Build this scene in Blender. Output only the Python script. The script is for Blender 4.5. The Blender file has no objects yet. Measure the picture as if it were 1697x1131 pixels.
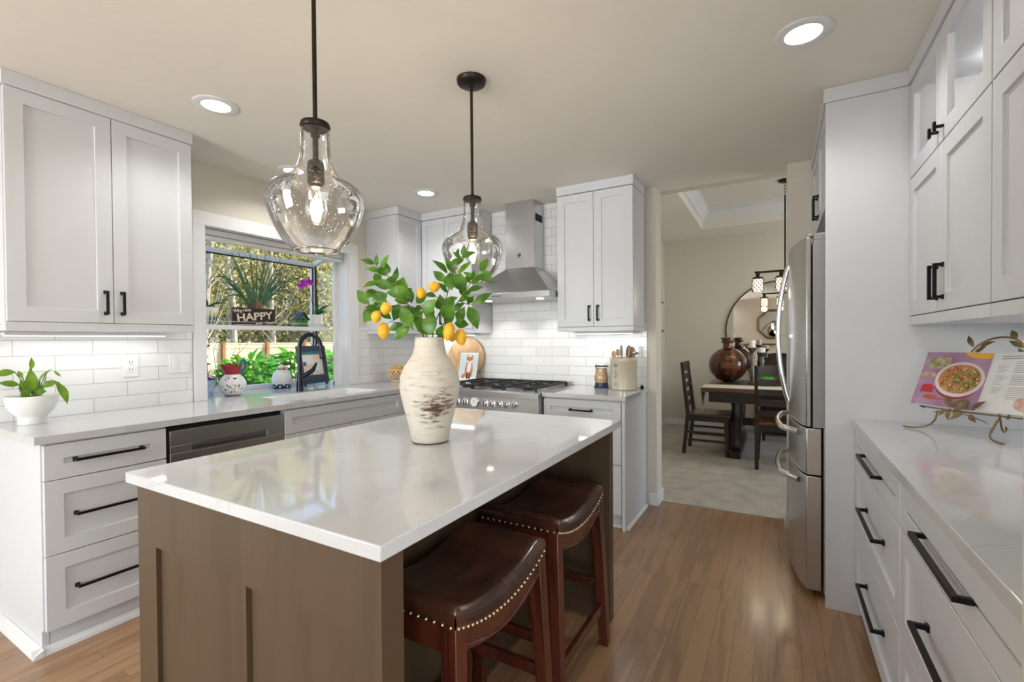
import bpy, math, random
from math import pi, sin, cos, radians as R
from mathutils import Vector as V, Matrix, Quaternion
random.seed(7)
SC = bpy.context.scene
COL = SC.collection

# ---------------------------------------------------------------- camera
H = 1.293
yaw, pitch, roll = R(29.6877), R(0.69524), R(-0.42768)
Fw = V((-sin(yaw)*cos(pitch), cos(yaw)*cos(pitch), -sin(pitch)))
Rt0 = V((cos(yaw), sin(yaw), 0)); Up0 = Rt0.cross(Fw)
Rt = cos(roll)*Rt0 + sin(roll)*Up0; Up = -sin(roll)*Rt0 + cos(roll)*Up0
cam = bpy.data.cameras.new('camera'); co = bpy.data.objects.new('camera', cam); COL.objects.link(co)
co.matrix_world = Matrix(((Rt.x, Up.x, -Fw.x, 0), (Rt.y, Up.y, -Fw.y, 0), (Rt.z, Up.z, -Fw.z, H), (0, 0, 0, 1)))
cam.sensor_width = 36; cam.lens = 36*772.49/1697; cam.shift_y = (573.846-565.5)/1697
cam.clip_start = .02; cam.clip_end = 200
SC.camera = co

# ---------------------------------------------------------------- world, sun, exposure
SC.view_settings.view_transform = 'Standard'; SC.view_settings.look = 'None'
SC.view_settings.exposure = 0.05; SC.view_settings.gamma = 1.0
W = bpy.data.worlds.new('world'); SC.world = W; W.use_nodes = True
nt = W.node_tree; bg = nt.nodes['Background']
sky = nt.nodes.new('ShaderNodeTexSky'); sky.sky_type = 'NISHITA'; sky.sun_disc = False
sky.sun_elevation = R(42); sky.sun_rotation = R(30); sky.air_density = 1.0; sky.dust_density = .6
nt.links.new(sky.outputs[0], bg.inputs[0]); bg.inputs[1].default_value = 0.40

def light(kind, name, loc, aim, power, color=(1, 1, 1), size=.2, size_y=None, spot=None):
    d = bpy.data.lights.new(name, kind); d.energy = power; d.color = color
    if kind == 'AREA':
        d.size = size
        if size_y: d.shape = 'RECTANGLE'; d.size_y = size_y
        else: d.shape = 'DISK'
    elif kind == 'SUN': d.angle = size
    else: d.shadow_soft_size = size
    if spot: d.spot_size = spot; d.spot_blend = .6
    o = bpy.data.objects.new(name, d); COL.objects.link(o); o.location = loc
    o.rotation_euler = V(aim).to_track_quat('-Z', 'Y').to_euler(); return o

light('SUN', 'sun', (0, 0, 20), (-.42, -.62, -.66), 9.0, (1, .93, .80), R(.6))
# added area lamps give daylight fill from unseen windows: rear, side and dining room
light('AREA', 'rear_daylight_fill', (-2.1, -3.1, 1.35), (.25, 1, .15), 135, (.90, .95, 1), 1.5, 2.0)
light('AREA', 'rear_daylight_fill', (1.5, -3.1, 1.35), (-.15, 1, .15), 105, (.90, .95, 1), 1.5, 2.0)
light('AREA', 'side_daylight_fill', (3.3, -1.2, 1.35), (-1, .2, .10), 48, (.90, .95, 1), 2.5, 1.9)
light('AREA', 'dining_daylight_fill', (3.3, 5.5, 1.5), (-1, 0, -.02), 46, (.80, .89, 1), 2.2, 1.6)

# ---------------------------------------------------------------- materials
MATS = {}
def newmat(n):
    m = bpy.data.materials.new(n); m.use_nodes = True; MATS[n] = m
    return m, m.node_tree.nodes, m.node_tree.links, m.node_tree.nodes['Principled BSDF']
def pmat(n, c, rough=.5, metal=0., var=.03, nscale=18, bump=0., bscale=60, coat=0., spec=.5, stretch=None, c2=None, trans=0, ior=1.45, sheen=0):
    """principled with a soft procedural colour variation and optional bump"""
    m, N, L, B = newmat(n)
    tc = N.new('ShaderNodeTexCoord'); mp = N.new('ShaderNodeMapping'); L.new(tc.outputs['Object'], mp.inputs[0])
    if stretch: mp.inputs['Scale'].default_value = stretch
    nz = N.new('ShaderNodeTexNoise'); nz.inputs['Scale'].default_value = nscale; nz.inputs['Detail'].default_value = 5
    L.new(mp.outputs[0], nz.inputs['Vector'])
    cr = N.new('ShaderNodeValToRGB'); L.new(nz.outputs[0], cr.inputs[0])
    a = c2 if c2 else [max(0, x*(1-var)) for x in c]; b = c if c2 else [min(1, x*(1+var)) for x in c]
    cr.color_ramp.elements[0].color = (*a, 1); cr.color_ramp.elements[1].color = (*b, 1)
    cr.color_ramp.elements[0].position = .35; cr.color_ramp.elements[1].position = .65
    L.new(cr.outputs[0], B.inputs['Base Color'])
    B.inputs['Roughness'].default_value = rough; B.inputs['Metallic'].default_value = metal
    B.inputs['Coat Weight'].default_value = coat; B.inputs['Specular IOR Level'].default_value = spec
    B.inputs['Coat Roughness'].default_value = .08
    B.inputs['Transmission Weight'].default_value = trans; B.inputs['IOR'].default_value = ior
    B.inputs['Sheen Weight'].default_value = sheen
    if bump:
        bn = N.new('ShaderNodeTexNoise'); bn.inputs['Scale'].default_value = bscale; bn.inputs['Detail'].default_value = 4
        L.new(mp.outputs[0], bn.inputs['Vector'])
        bp = N.new('ShaderNodeBump'); bp.inputs['Strength'].default_value = bump; bp.inputs['Distance'].default_value = .01
        L.new(bn.outputs[0], bp.inputs['Height']); L.new(bp.outputs[0], B.inputs['Normal'])
    return m
def emat(n, c, s):
    m, N, L, B = newmat(n)
    B.inputs['Base Color'].default_value = (*c, 1); B.inputs['Emission Color'].default_value = (*c, 1)
    B.inputs['Emission Strength'].default_value = s; return m

def tilemat(n, ax):
    m, N, L, B = newmat(n)
    tc = N.new('ShaderNodeTexCoord'); sp = N.new('ShaderNodeSeparateXYZ'); cb = N.new('ShaderNodeCombineXYZ')
    L.new(tc.outputs['Object'], sp.inputs[0]); L.new(sp.outputs[ax], cb.inputs[0])
    sb = N.new('ShaderNodeMath'); sb.operation = 'SUBTRACT'; sb.inputs[1].default_value = .914
    L.new(sp.outputs[2], sb.inputs[0]); L.new(sb.outputs[0], cb.inputs[1])
    bt = N.new('ShaderNodeTexBrick'); bt.offset = .5; bt.inputs['Scale'].default_value = 1
    bt.inputs['Brick Width'].default_value = .308; bt.inputs['Row Height'].default_value = .0795
    bt.inputs['Mortar Size'].default_value = .0016; bt.inputs['Mortar Smooth'].default_value = .3
    bt.inputs['Color1'].default_value = (.80, .80, .79, 1); bt.inputs['Color2'].default_value = (.74, .745, .74, 1)
    bt.inputs['Mortar'].default_value = (.40, .40, .39, 1)
    L.new(cb.outputs[0], bt.inputs['Vector']); L.new(bt.outputs['Color'], B.inputs['Base Color'])
    B.inputs['Roughness'].default_value = .18
    nz = N.new('ShaderNodeTexNoise'); nz.inputs['Scale'].default_value = 9; L.new(tc.outputs['Object'], nz.inputs['Vector'])
    ml = N.new('ShaderNodeMath'); ml.operation = 'MULTIPLY'; ml.inputs[1].default_value = .4; L.new(nz.outputs[0], ml.inputs[0])
    s2 = N.new('ShaderNodeMath'); s2.operation = 'SUBTRACT'; L.new(ml.outputs[0], s2.inputs[0]); L.new(bt.outputs['Fac'], s2.inputs[1])
    bp = N.new('ShaderNodeBump'); bp.inputs['Strength'].default_value = .5; bp.inputs['Distance'].default_value = .004
    L.new(s2.outputs[0], bp.inputs['Height']); L.new(bp.outputs[0], B.inputs['Normal'])
    return m

def woodmat(n, c1, c2, rough=.4, scale=(14, 1.2, 14), plank=None, coat=0., bump=.08, wave=.45):
    """grain stretched along one axis; plank=(width,length) adds boards running along Y"""
    m, N, L, B = newmat(n)
    tc = N.new('ShaderNodeTexCoord'); mp = N.new('ShaderNodeMapping'); mp.inputs['Scale'].default_value = scale
    L.new(tc.outputs['Object'], mp.inputs[0]); src = mp.outputs[0]
    br = None
    if plank:
        sp = N.new('ShaderNodeSeparateXYZ'); cb = N.new('ShaderNodeCombineXYZ'); L.new(tc.outputs['Object'], sp.inputs[0])
        L.new(sp.outputs[1], cb.inputs[0]); L.new(sp.outputs[0], cb.inputs[1])
        br = N.new('ShaderNodeTexBrick'); br.offset = .37; br.offset_frequency = 3
        br.inputs['Scale'].default_value = 1; br.inputs['Brick Width'].default_value = plank[1]; br.inputs['Row Height'].default_value = plank[0]
        br.inputs['Mortar Size'].default_value = .0009; br.inputs['Color1'].default_value = (0, 0, 0, 1); br.inputs['Color2'].default_value = (1, 1, 1, 1)
        br.inputs['Mortar'].default_value = (.5, .5, .5, 1); L.new(cb.outputs[0], br.inputs['Vector'])
        mx = N.new('ShaderNodeVectorMath'); mx.operation = 'MULTIPLY_ADD'; mx.inputs[1].default_value = (9, 23, 5)
        L.new(br.outputs['Color'], mx.inputs[0]); L.new(mp.outputs[0], mx.inputs[2]); src = mx.outputs[0]
    nz = N.new('ShaderNodeTexNoise'); nz.inputs['Scale'].default_value = 1.4; nz.inputs['Detail'].default_value = 8
    nz.inputs['Roughness'].default_value = .6; nz.inputs['Distortion'].default_value = 1.3; L.new(src, nz.inputs['Vector'])
    wv = N.new('ShaderNodeMath'); wv.operation = 'MULTIPLY'; wv.inputs[1].default_value = 26; L.new(nz.outputs[0], wv.inputs[0])
    sn = N.new('ShaderNodeMath'); sn.operation = 'SINE'; L.new(wv.outputs[0], sn.inputs[0])
    mr = N.new('ShaderNodeMapRange'); mr.inputs[1].default_value = -1; mr.inputs[2].default_value = 1; L.new(sn.outputs[0], mr.inputs[0])
    mxf = N.new('ShaderNodeMix'); mxf.data_type = 'FLOAT'; mxf.inputs[0].default_value = wave
    L.new(nz.outputs[0], mxf.inputs[2]); L.new(mr.outputs[0], mxf.inputs[3])
    cr = N.new('ShaderNodeValToRGB'); L.new(mxf.outputs[0], cr.inputs[0])
    cr.color_ramp.elements[0].color = (*c2, 1); cr.color_ramp.elements[1].color = (*c1, 1)
    cr.color_ramp.elements[0].position = .22; cr.color_ramp.elements[1].position = .62
    out = cr.outputs[0]
    if plank:
        hs = N.new('ShaderNodeHueSaturation'); vr = N.new('ShaderNodeMapRange'); vr.inputs[3].default_value = .90; vr.inputs[4].default_value = 1.08
        sc = N.new('ShaderNodeSeparateColor'); L.new(br.outputs['Color'], sc.inputs[0]); L.new(sc.outputs[0], vr.inputs[0])
        L.new(vr.outputs[0], hs.inputs['Value']); L.new(out, hs.inputs['Color'])
        dk = N.new('ShaderNodeMix'); dk.data_type = 'RGBA'; L.new(br.outputs['Fac'], dk.inputs[0]); L.new(hs.outputs[0], dk.inputs[6])
        dk.inputs[7].default_value = (c2[0]*.5, c2[1]*.5, c2[2]*.5, 1); out = dk.outputs[2]
    L.new(out, B.inputs['Base Color'])
    B.inputs['Roughness'].default_value = rough; B.inputs['Coat Weight'].default_value = coat; B.inputs['Coat Roughness'].default_value = .15
    bp = N.new('ShaderNodeBump'); bp.inputs['Strength'].default_value = bump; bp.inputs['Distance'].default_value = .004
    L.new(mxf.outputs[0], bp.inputs['Height']); L.new(bp.outputs[0], B.inputs['Normal'])
    return m

def quartzmat(n):
    m, N, L, B = newmat(n)
    tc = N.new('ShaderNodeTexCoord'); nz = N.new('ShaderNodeTexNoise'); nz.inputs['Scale'].default_value = 1.6
    nz.inputs['Detail'].default_value = 9; nz.inputs['Distortion'].default_value = 2.2; L.new(tc.outputs['Object'], nz.inputs['Vector'])
    cr = N.new('ShaderNodeValToRGB'); L.new(nz.outputs[0], cr.inputs[0]); e = cr.color_ramp.elements
    e[0].position = 0; e[0].color = (.60, .608, .622, 1); e[1].position = 1; e[1].color = (.62, .628, .642, 1)
    for p, c in ((.490, .625), (.499, .575), (.502, .58), (.508, .635)):
        x = e.new(p); x.color = (c*.96, c*.97, c*.99, 1)
    sp = N.new('ShaderNodeTexNoise'); sp.inputs['Scale'].default_value = 240; L.new(tc.outputs['Object'], sp.inputs['Vector'])
    mx = N.new('ShaderNodeMix'); mx.data_type = 'RGBA'; mx.blend_type = 'MULTIPLY'; mx.inputs[0].default_value = .08
    L.new(cr.outputs[0], mx.inputs[6]); L.new(sp.outputs[0], mx.inputs[7]); L.new(mx.outputs[2], B.inputs['Base Color'])
    B.inputs['Roughness'].default_value = .055; B.inputs['Specular IOR Level'].default_value = .75
    return m

def steelmat(n, c, rough, stretch):
    m = pmat(n, c, rough, 1.0, .04, 30, stretch=stretch)
    N, L = m.node_tree.nodes, m.node_tree.links; B = N['Principled BSDF']
    nz = [x for x in N if x.type == 'TEX_NOISE'][0]
    mr = N.new('ShaderNodeMapRange'); mr.inputs[3].default_value = rough*.8; mr.inputs[4].default_value = rough*1.3
    L.new(nz.outputs[0], mr.inputs[0]); L.new(mr.outputs[0], B.inputs['Roughness']); return m

def glassmat(n, tint=(1, 1, 1), lo=.04, hi=.75, seeds=False, rough=.0):
    """thin sheet glass: mostly see-through, reflecting more at grazing angles"""
    m, N, L, B = newmat(n); N.remove(B); out = N['Material Output']
    tr = N.new('ShaderNodeBsdfTransparent'); tr.inputs[0].default_value = (*tint, 1)
    gl = N.new('ShaderNodeBsdfGlossy'); gl.inputs['Roughness'].default_value = rough; gl.inputs[0].default_value = (1, 1, 1, 1)
    lw = N.new('ShaderNodeLayerWeight'); lw.inputs[0].default_value = .25
    mr = N.new('ShaderNodeMapRange'); mr.inputs[3].default_value = lo; mr.inputs[4].default_value = hi; L.new(lw.outputs['Fresnel'], mr.inputs[0])
    mx = N.new('ShaderNodeMixShader'); fac = mr.outputs[0]
    if seeds:
        tc = N.new('ShaderNodeTexCoord'); vo = N.new('ShaderNodeTexVoronoi'); vo.inputs['Scale'].default_value = 150
        L.new(tc.outputs['Object'], vo.inputs['Vector'])
        lt = N.new('ShaderNodeMath'); lt.operation = 'LESS_THAN'; lt.inputs[1].default_value = .15; L.new(vo.outputs['Distance'], lt.inputs[0])
        pass
        nb = N.new('ShaderNodeTexNoise'); nb.inputs['Scale'].default_value = 9; L.new(tc.outputs['Object'], nb.inputs['Vector'])
        bp = N.new('ShaderNodeBump'); bp.inputs['Strength'].default_value = .12; bp.inputs['Distance'].default_value = .01
        L.new(nb.outputs[0], bp.inputs['Height']); L.new(bp.outputs[0], gl.inputs['Normal'])
    L.new(fac, mx.inputs[0]); L.new(tr.outputs[0], mx.inputs[1]); L.new(gl.outputs[0], mx.inputs[2]); L.new(mx.outputs[0], out.inputs[0])
    if seeds:
        df = N.new('ShaderNodeBsdfTranslucent'); df.inputs[0].default_value = (.95, .95, .92, 1); m2 = N.new('ShaderNodeMixShader')
        sc_ = N.new('ShaderNodeMath'); sc_.operation = 'MULTIPLY'; sc_.inputs[1].default_value = .55; L.new(lt.outputs[0], sc_.inputs[0])
        L.new(sc_.outputs[0], m2.inputs[0]); L.new(mx.outputs[0], m2.inputs[1]); L.new(df.outputs[0], m2.inputs[2]); L.new(m2.outputs[0], out.inputs[0])
    return m

def leafmat(n, c1, c2, rough=.4, trans=.25):
    m = pmat(n, c1, rough, 0, .2, 25, c2=c2)
    N, L = m.node_tree.nodes, m.node_tree.links; B = N['Principled BSDF']
    tl = N.new('ShaderNodeBsdfTranslucent'); tl.inputs[0].default_value = (c1[0]*1.4, c1[1]*1.4, c1[2], 1)
    mx = N.new('ShaderNodeMixShader'); mx.inputs[0].default_value = trans
    L.new(B.outputs[0], mx.inputs[1]); L.new(tl.outputs[0], mx.inputs[2]); L.new(mx.outputs[0], N['Material Output'].inputs[0]); return m

def vasemat(n):
    m, N, L, B = newmat(n)
    tc = N.new('ShaderNodeTexCoord'); mp = N.new('ShaderNodeMapping'); mp.inputs['Scale'].default_value = (10, 10, 55)
    L.new(tc.outputs['Object'], mp.inputs[0])
    nz = N.new('ShaderNodeTexNoise'); nz.inputs['Scale'].default_value = 1.6; nz.inputs['Detail'].default_value = 9; nz.inputs['Roughness'].default_value = .75
    L.new(mp.outputs[0], nz.inputs['Vector'])
    # one worn patch on the camera side of the belly
    dt = N.new('ShaderNodeVectorMath'); dt.operation = 'DISTANCE'; L.new(tc.outputs['Object'], dt.inputs[0]); dt.inputs[1].default_value = (.082, -.066, .14)
    mr = N.new('ShaderNodeMapRange'); mr.inputs[1].default_value = .01; mr.inputs[2].default_value = .10; mr.inputs[3].default_value = .235; mr.inputs[4].default_value = 0
    L.new(dt.outputs['Value'], mr.inputs[0])
    ad = N.new('ShaderNodeMath'); ad.operation = 'ADD'; L.new(nz.outputs[0], ad.inputs[0]); L.new(mr.outputs[0], ad.inputs[1])
    cr = N.new('ShaderNodeValToRGB'); L.new(ad.outputs[0], cr.inputs[0]); e = cr.color_ramp.elements
    e[0].position = .50; e[0].color = (.60, .555, .475, 1); e[1].position = .71; e[1].color = (.07, .04, .03, 1)
    x = e.new(.62); x.color = (.52, .465, .38, 1); x = e.new(.675); x.color = (.22, .16, .12, 1)
    L.new(cr.outputs[0], B.inputs['Base Color']); B.inputs['Roughness'].default_value = .75
    bp = N.new('ShaderNodeBump'); bp.inputs['Strength'].default_value = .5; bp.inputs['Distance'].default_value = .004
    L.new(nz.outputs[0], bp.inputs['Height']); L.new(bp.outputs[0], B.inputs['Normal']); return m

WHITE = pmat('cabinet_paint', (.645, .655, .68), .38, var=.008)
WALL = pmat('wall_paint', (.66, .62, .535), .8, var=.01, bump=.05, bscale=180)
CEIL = pmat('ceiling_paint', (.80, .765, .69), .85, var=.01, bump=.05, bscale=180)
TRIM = pmat('trim_paint', (.76, .76, .76), .4, var=.01)
TILEY = tilemat('tile_y', 1); TILEX = tilemat('tile_x', 0)
QUARTZ = quartzmat('quartz')
OAK = woodmat('oak_floor', (.375, .220, .118), (.265, .152, .082), .30, (7, .55, 7), (.083, 1.3), coat=.25, bump=.03, wave=.30)
ISL = woodmat('stained_maple', (.082, .051, .028), (.060, .037, .020), .42, (5, 5, .35), bump=.02, wave=.12)
CARPET = pmat('carpet', (.68, .615, .515), .98, var=.1, nscale=7, bump=.9, bscale=420)
BLACK = pmat('black_metal', (.012, .012, .013), .38, .6, .1)
FAUC = pmat('faucet_black', (.014, .017, .026), .16, .4, .1)
BRONZE = pmat('dark_bronze', (.035, .028, .022), .4, .8, .1)
STEEL = steelmat('steel', (.56, .56, .57), .27, (4, 4, 120))
STEELH = steelmat('steel_horizontal', (.46, .46, .46), .27, (120, 4, 4))
STEELD = steelmat('steel_dark', (.44, .44, .44), .36, (4, 4, 120))
SIDEG = pmat('grey_enamel', (.36, .36, .365), .35, .3, .02)
CHROME = pmat('chrome', (.75, .75, .76), .14, 1.0, .02)
IRON = pmat('cast_iron', (.018, .018, .019), .5, .2, .2, bump=.2)
DARKG = pmat('dark_gap', (.01, .01, .01), .7)
LEATHER = pmat('leather', (.085, .030, .017), .24, 0, .35, 6, bump=.22, bscale=14, coat=.35, c2=(.020, .009, .006))
CHERRY = woodmat('cherry_wood', (.085, .020, .010), (.045, .010, .006), .28, (9, 9, .8), coat=.5, bump=.02)
BRASS = pmat('antique_brass', (.75, .60, .40), .28, 1.0, .15)
VASE = vasemat('weathered_clay')
CLAYR = pmat('dark_clay', (.12, .08, .06), .7)
LEAF = leafmat('lemon_leaf', (.085, .215, .012), (.022, .090, .008), .32, .22)
LEAF2 = leafmat('dark_leaf', (.03, .11, .03), (.012, .05, .02))
STEM = pmat('stem', (.10, .12, .03), .6)
BRANCH = pmat('bark', (.12, .075, .04), .8, var=.3, bump=.4)
LEMON = pmat('lemon_skin', (.76, .41, .02), .42, var=.12, nscale=30, bump=.25, bscale=160)
GLASS = glassmat('window_glass', (.98, 1, .99), .03, .55)
PGLASS = glassmat('seeded_glass', (.97, .97, .965), .07, .95, True)
RGLASS = glassmat('rim_glass', (.62, .62, .60), .25, .9)
CLEAR = glassmat('clear_glass', (.99, .99, .98), .05, .8)
LAMP = emat('lamp_lens', (1, .985, .96), 5)
FILA = emat('filament', (1, .80, .50), 60)
STRIP = emat('under_cabinet_lens', (1, .985, .965), 3)
CRYS = emat('crystal_glow', (1, .86, .66), 1.6)
WCER = pmat('white_ceramic', (.78, .775, .76), .15, coat=.4)
MWHITE = pmat('matte_white', (.74, .73, .70), .45)
SOIL = pmat('soil', (.06, .04, .025), .95, var=.5, nscale=60, bump=.8)
NAVY = pmat('navy', (.018, .035, .075), .4, var=.2)
RED = pmat('red_glaze', (.35, .02, .03), .25, coat=.4)
TEAL = pmat('teal_glaze', (.03, .14, .17), .25, coat=.4)
TERRA = pmat('terracotta', (.42, .17, .08), .75, bump=.2)
PURPLE = pmat('orchid_petal', (.42, .015, .50), .45, var=.2)
YELLOW = pmat('yellow_paint', (.80, .58, .08), .5)
SIGNB = pmat('sign_black', (.02, .015, .013), .6)
CREAM = pmat('cream_paint', (.72, .60, .46), .6)
DGREEN = pmat('green_paint', (.05, .16, .035), .55)
LTBLUE = pmat('light_blue', (.38, .56, .72), .35, var=.1, nscale=40)
STONE = pmat('crock_glaze', (.62, .56, .42), .22, coat=.5, c2=(.53, .46, .32), nscale=3)
BLUEINK = pmat('blue_ink', (.08, .13, .25), .5)
TANW = woodmat('light_wood', (.58, .38, .20), (.46, .28, .14), .5, (6, 6, 2))
DKW = woodmat('dark_walnut', (.030, .014, .010), (.014, .008, .007), .35, (5, 5, 5), coat=.12, bump=.02)
DKT = woodmat('table_walnut', (.16, .065, .03), (.07, .028, .014), .30, (1.2, 8, 8), coat=.2, bump=.02)
JUGM = pmat('jug_lacquer', (.10, .022, .008), .18, coat=.7, c2=(.035, .010, .006), nscale=5)
JUGC = pmat('jug_carving', (.19, .065, .022), .35)
CANDLE = pmat('candle_wax', (.80, .79, .76), .5)
PEWTER = pmat('pewter', (.16, .14, .12), .4, .7, .3)
CLOTH = pmat('linen', (.68, .64, .56), .9, bump=.3, bscale=200)
MIRROR = pmat('mirror_silver', (.9, .9, .9), .01, 1.0, .0)
PAGE = pmat('paper', (.76, .75, .72), .6)
PLUM = pmat('plum_photo', (.30, .12, .25), .4, c2=(.42, .28, .40), nscale=9)
INK = pmat('grey_ink', (.30, .30, .30), .7)
ORANGE = pmat('orange', (.75, .25, .03), .5)
CARROT = pmat('carrot', (.62, .13, .04), .5, var=.4)
HERB = pmat('herb', (.10, .22, .03), .5, var=.4)
PINKW = pmat('pink_white', (.72, .58, .58), .4)
SKYB = pmat('print_blue', (.55, .70, .72), .6)
FOXO = pmat('fox_orange', (.60, .18, .05), .6)
GOLD = pmat('gold_leaf', (.22, .155, .07), .4, .7, .2)
PLATE = pmat('plate_plastic', (.80, .80, .79), .35)
FENCE = woodmat('fence_wood', (.78, .62, .38), (.68, .52, .30), .8, (8, 8, .6))
POSTW = woodmat('post_wood', (.38, .16, .06), (.28, .11, .04), .8, (8, 8, .6))
GRASS = pmat('ground_litter', (.26, .22, .09), 1, var=.5, nscale=3, bump=.5, c2=(.08, .10, .03))
CROWN = leafmat('tree_leaf', (.62, .56, .32), (.26, .28, .12), .7, .35)
CROWNG = leafmat('fir_needles', (.36, .44, .20), (.08, .13, .05), .7, .3)
SHRUB = leafmat('shrub_leaf', (.17, .50, .05), (.04, .20, .025), .35, .3)
BIRCH = pmat('birch_bark', (.46, .42, .34), .8, c2=(.25, .22, .18), nscale=6, bump=.4)
SIDING = pmat('blue_siding', (.30, .38, .45), .7)
SOAP = pmat('amber_beads', (.62, .42, .24), .6, var=.5, nscale=160, bump=.8)

# ---------------------------------------------------------------- geometry helpers
MW = {}
class MB:
    def __init__(s): s.v = []; s.f = []
    def add(s, vs, fs):
        n = len(s.v); s.v += [V(p) for p in vs]; s.f += [[i+n for i in q] for q in fs]; return s
    def box(s, x0, y0, z0, x1, y1, z1):
        x0, x1 = sorted((x0, x1)); y0, y1 = sorted((y0, y1)); z0, z1 = sorted((z0, z1))
        return s.add([(x0, y0, z0), (x1, y0, z0), (x1, y1, z0), (x0, y1, z0), (x0, y0, z1), (x1, y0, z1), (x1, y1, z1), (x0, y1, z1)],
                     [(0, 3, 2, 1), (4, 5, 6, 7), (0, 1, 5, 4), (1, 2, 6, 5), (2, 3, 7, 6), (3, 0, 4, 7)])
    def obox(s, c, ax, ay, az, sx, sy, sz):
        c = V(c); ax, ay, az = V(ax).normalized()*sx/2, V(ay).normalized()*sy/2, V(az).normalized()*sz/2
        p = [c+i*ax+j*ay+k*az for k in (-1, 1) for (i, j) in ((-1, -1), (1, -1), (1, 1), (-1, 1))]
        return s.add(p, [(0, 3, 2, 1), (4, 5, 6, 7), (0, 1, 5, 4), (1, 2, 6, 5), (2, 3, 7, 6), (3, 0, 4, 7)])
    def beam(s, a, b, w, h, up=(0, 0, 1), w2=None, h2=None):
        a, b = V(a), V(b); d = (b-a).normalized(); sx = d.cross(V(up)).normalized(); sy = sx.cross(d)
        w2 = w2 or w; h2 = h2 or h; p = []
        for q, ww, hh in ((a, w, h), (b, w2, h2)):
            for i, j in ((-1, -1), (1, -1), (1, 1), (-1, 1)): p.append(q+sx*i*ww/2+sy*j*hh/2)
        return s.add(p, [(0, 3, 2, 1), (4, 5, 6, 7), (0, 1, 5, 4), (1, 2, 6, 5), (2, 3, 7, 6), (3, 0, 4, 7)])
    def tube(s, pts, r, n=10, caps=True, closed=False):
        pts = [V(p) for p in pts]; m = len(pts); rs = r if isinstance(r, (list, tuple)) else [r]*m
        base = len(s.v); up = None
        for i, p in enumerate(pts):
            a = pts[(i-1) % m] if (i or closed) else p; b = pts[(i+1) % m] if (i < m-1 or closed) else p
            d = (b-a).normalized()
            if up is None: up = V((0, 0, 1)) if abs(d.z) < .9 else V((1, 0, 0))
            x = d.cross(up).normalized(); up = x.cross(d).normalized()
            for k in range(n):
                t = 2*pi*k/n; s.v.append(p+(x*cos(t)+up*sin(t))*rs[i])
        for i in range(m if closed else m-1):
            for k in range(n):
                a = base+i*n+k; b = base+i*n+(k+1) % n; c = base+((i+1) % m)*n+(k+1) % n; d = base+((i+1) % m)*n+k
                s.f.append([a, b, c, d])
        if caps and not closed: s.f.append([base+k for k in range(n)][::-1]); s.f.append([base+(m-1)*n+k for k in range(n)])
        return s
    def cyl(s, a, b, r, r2=None, n=24): return s.tube([a, b], [r, r if r2 is None else r2], n)
    def lathe(s, prof, c=(0, 0, 0), n=40, cap0=True, cap1=True, axis=None):
        c = V(c); q = V((0, 0, 1)).rotation_difference(V(axis)) if axis else Quaternion()
        base = len(s.v)
        for r, z in prof:
            for k in range(n):
                t = 2*pi*k/n; s.v.append(c+q @ V((r*cos(t), r*sin(t), z)))
        for i in range(len(prof)-1):
            for k in range(n):
                s.f.append([base+i*n+k, base+i*n+(k+1) % n, base+(i+1)*n+(k+1) % n, base+(i+1)*n+k])
        if cap0: s.f.append([base+k for k in range(n)][::-1])
        if cap1: s.f.append([base+(len(prof)-1)*n+k for k in range(n)])
        return s
    def ell(s, c, r, n=16, m=10, rot=None):
        c = V(c); base = len(s.v); q = rot or Quaternion()
        for i in range(m+1):
            ph = pi*i/m
            for k in range(n):
                t = 2*pi*k/n; s.v.append(c+q @ V((r[0]*sin(ph)*cos(t), r[1]*sin(ph)*sin(t), -r[2]*cos(ph))))
        for i in range(m):
            for k in range(n): s.f.append([base+i*n+k, base+i*n+(k+1) % n, base+(i+1)*n+(k+1) % n, base+(i+1)*n+k])
        return s
    def prism(s, poly, d):
        """poly: 3D points of a flat outline; extruded by vector d"""
        n = len(poly); p = [V(q) for q in poly]; d = V(d)
        return s.add(p+[q+d for q in p], [list(range(n))[::-1], list(range(n, 2*n))]+[[i, (i+1) % n, n+(i+1) % n, n+i] for i in range(n)])
    def grid(s, fn, nu, nv):
        base = len(s.v)
        for i in range(nu+1):
            for j in range(nv+1): s.v.append(V(fn(i/nu, j/nv)))
        for i in range(nu):
            for j in range(nv):
                a = base+i*(nv+1)+j; s.f.append([a, a+1, a+nv+2, a+nv+1])
        return s
    def leaf(s, a, b, w, nrm=(0, 0, 1), curl=.12, n=6, fold=.15):
        a, b = V(a), V(b); d = b-a; L_ = d.length; dn = d.normalized(); sd = dn.cross(V(nrm))
        if sd.length < 1e-4: sd = V((1, 0, 0))
        sd.normalize(); nn = sd.cross(dn); base = len(s.v)
        for i in range(n+1):
            t = i/n; ww = w/2*(sin(pi*t**.82))**1.12 if 0 < t < 1 else w*.01
            p = a+d*t+nn*(sin(pi*t)*curl*L_)
            s.v += [p-sd*ww+nn*ww*fold, p.copy(), p+sd*ww+nn*ww*fold]
        for i in range(n):
            q = base+3*i; s.f += [[q, q+1, q+4, q+3], [q+1, q+2, q+5, q+4]]
        return s
    def shaker(s, O, U, Wd, w, h, t=.02, fr=.06, rec=.010, hole=False):
        """front with a recessed panel; O lower-left of the back plane, U along width, Wd outward, Z up"""
        O, U, Wd, Z = V(O), V(U).normalized(), V(Wd).normalized(), V((0, 0, 1))
        def P(u, v, d): return O+U*u+Z*v+Wd*d
        e = .006
        o = [(0, 0), (w, 0), (w, h), (0, h)]; i = [(fr, fr), (w-fr, fr), (w-fr, h-fr), (fr, h-fr)]
        vs = [P(u, v, 0) for u, v in o]+[P(u, v, t) for u, v in o]+[P(u, v, t) for u, v in i]+[P(u, v, 0 if hole else t-rec) for u, v in i]
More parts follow.
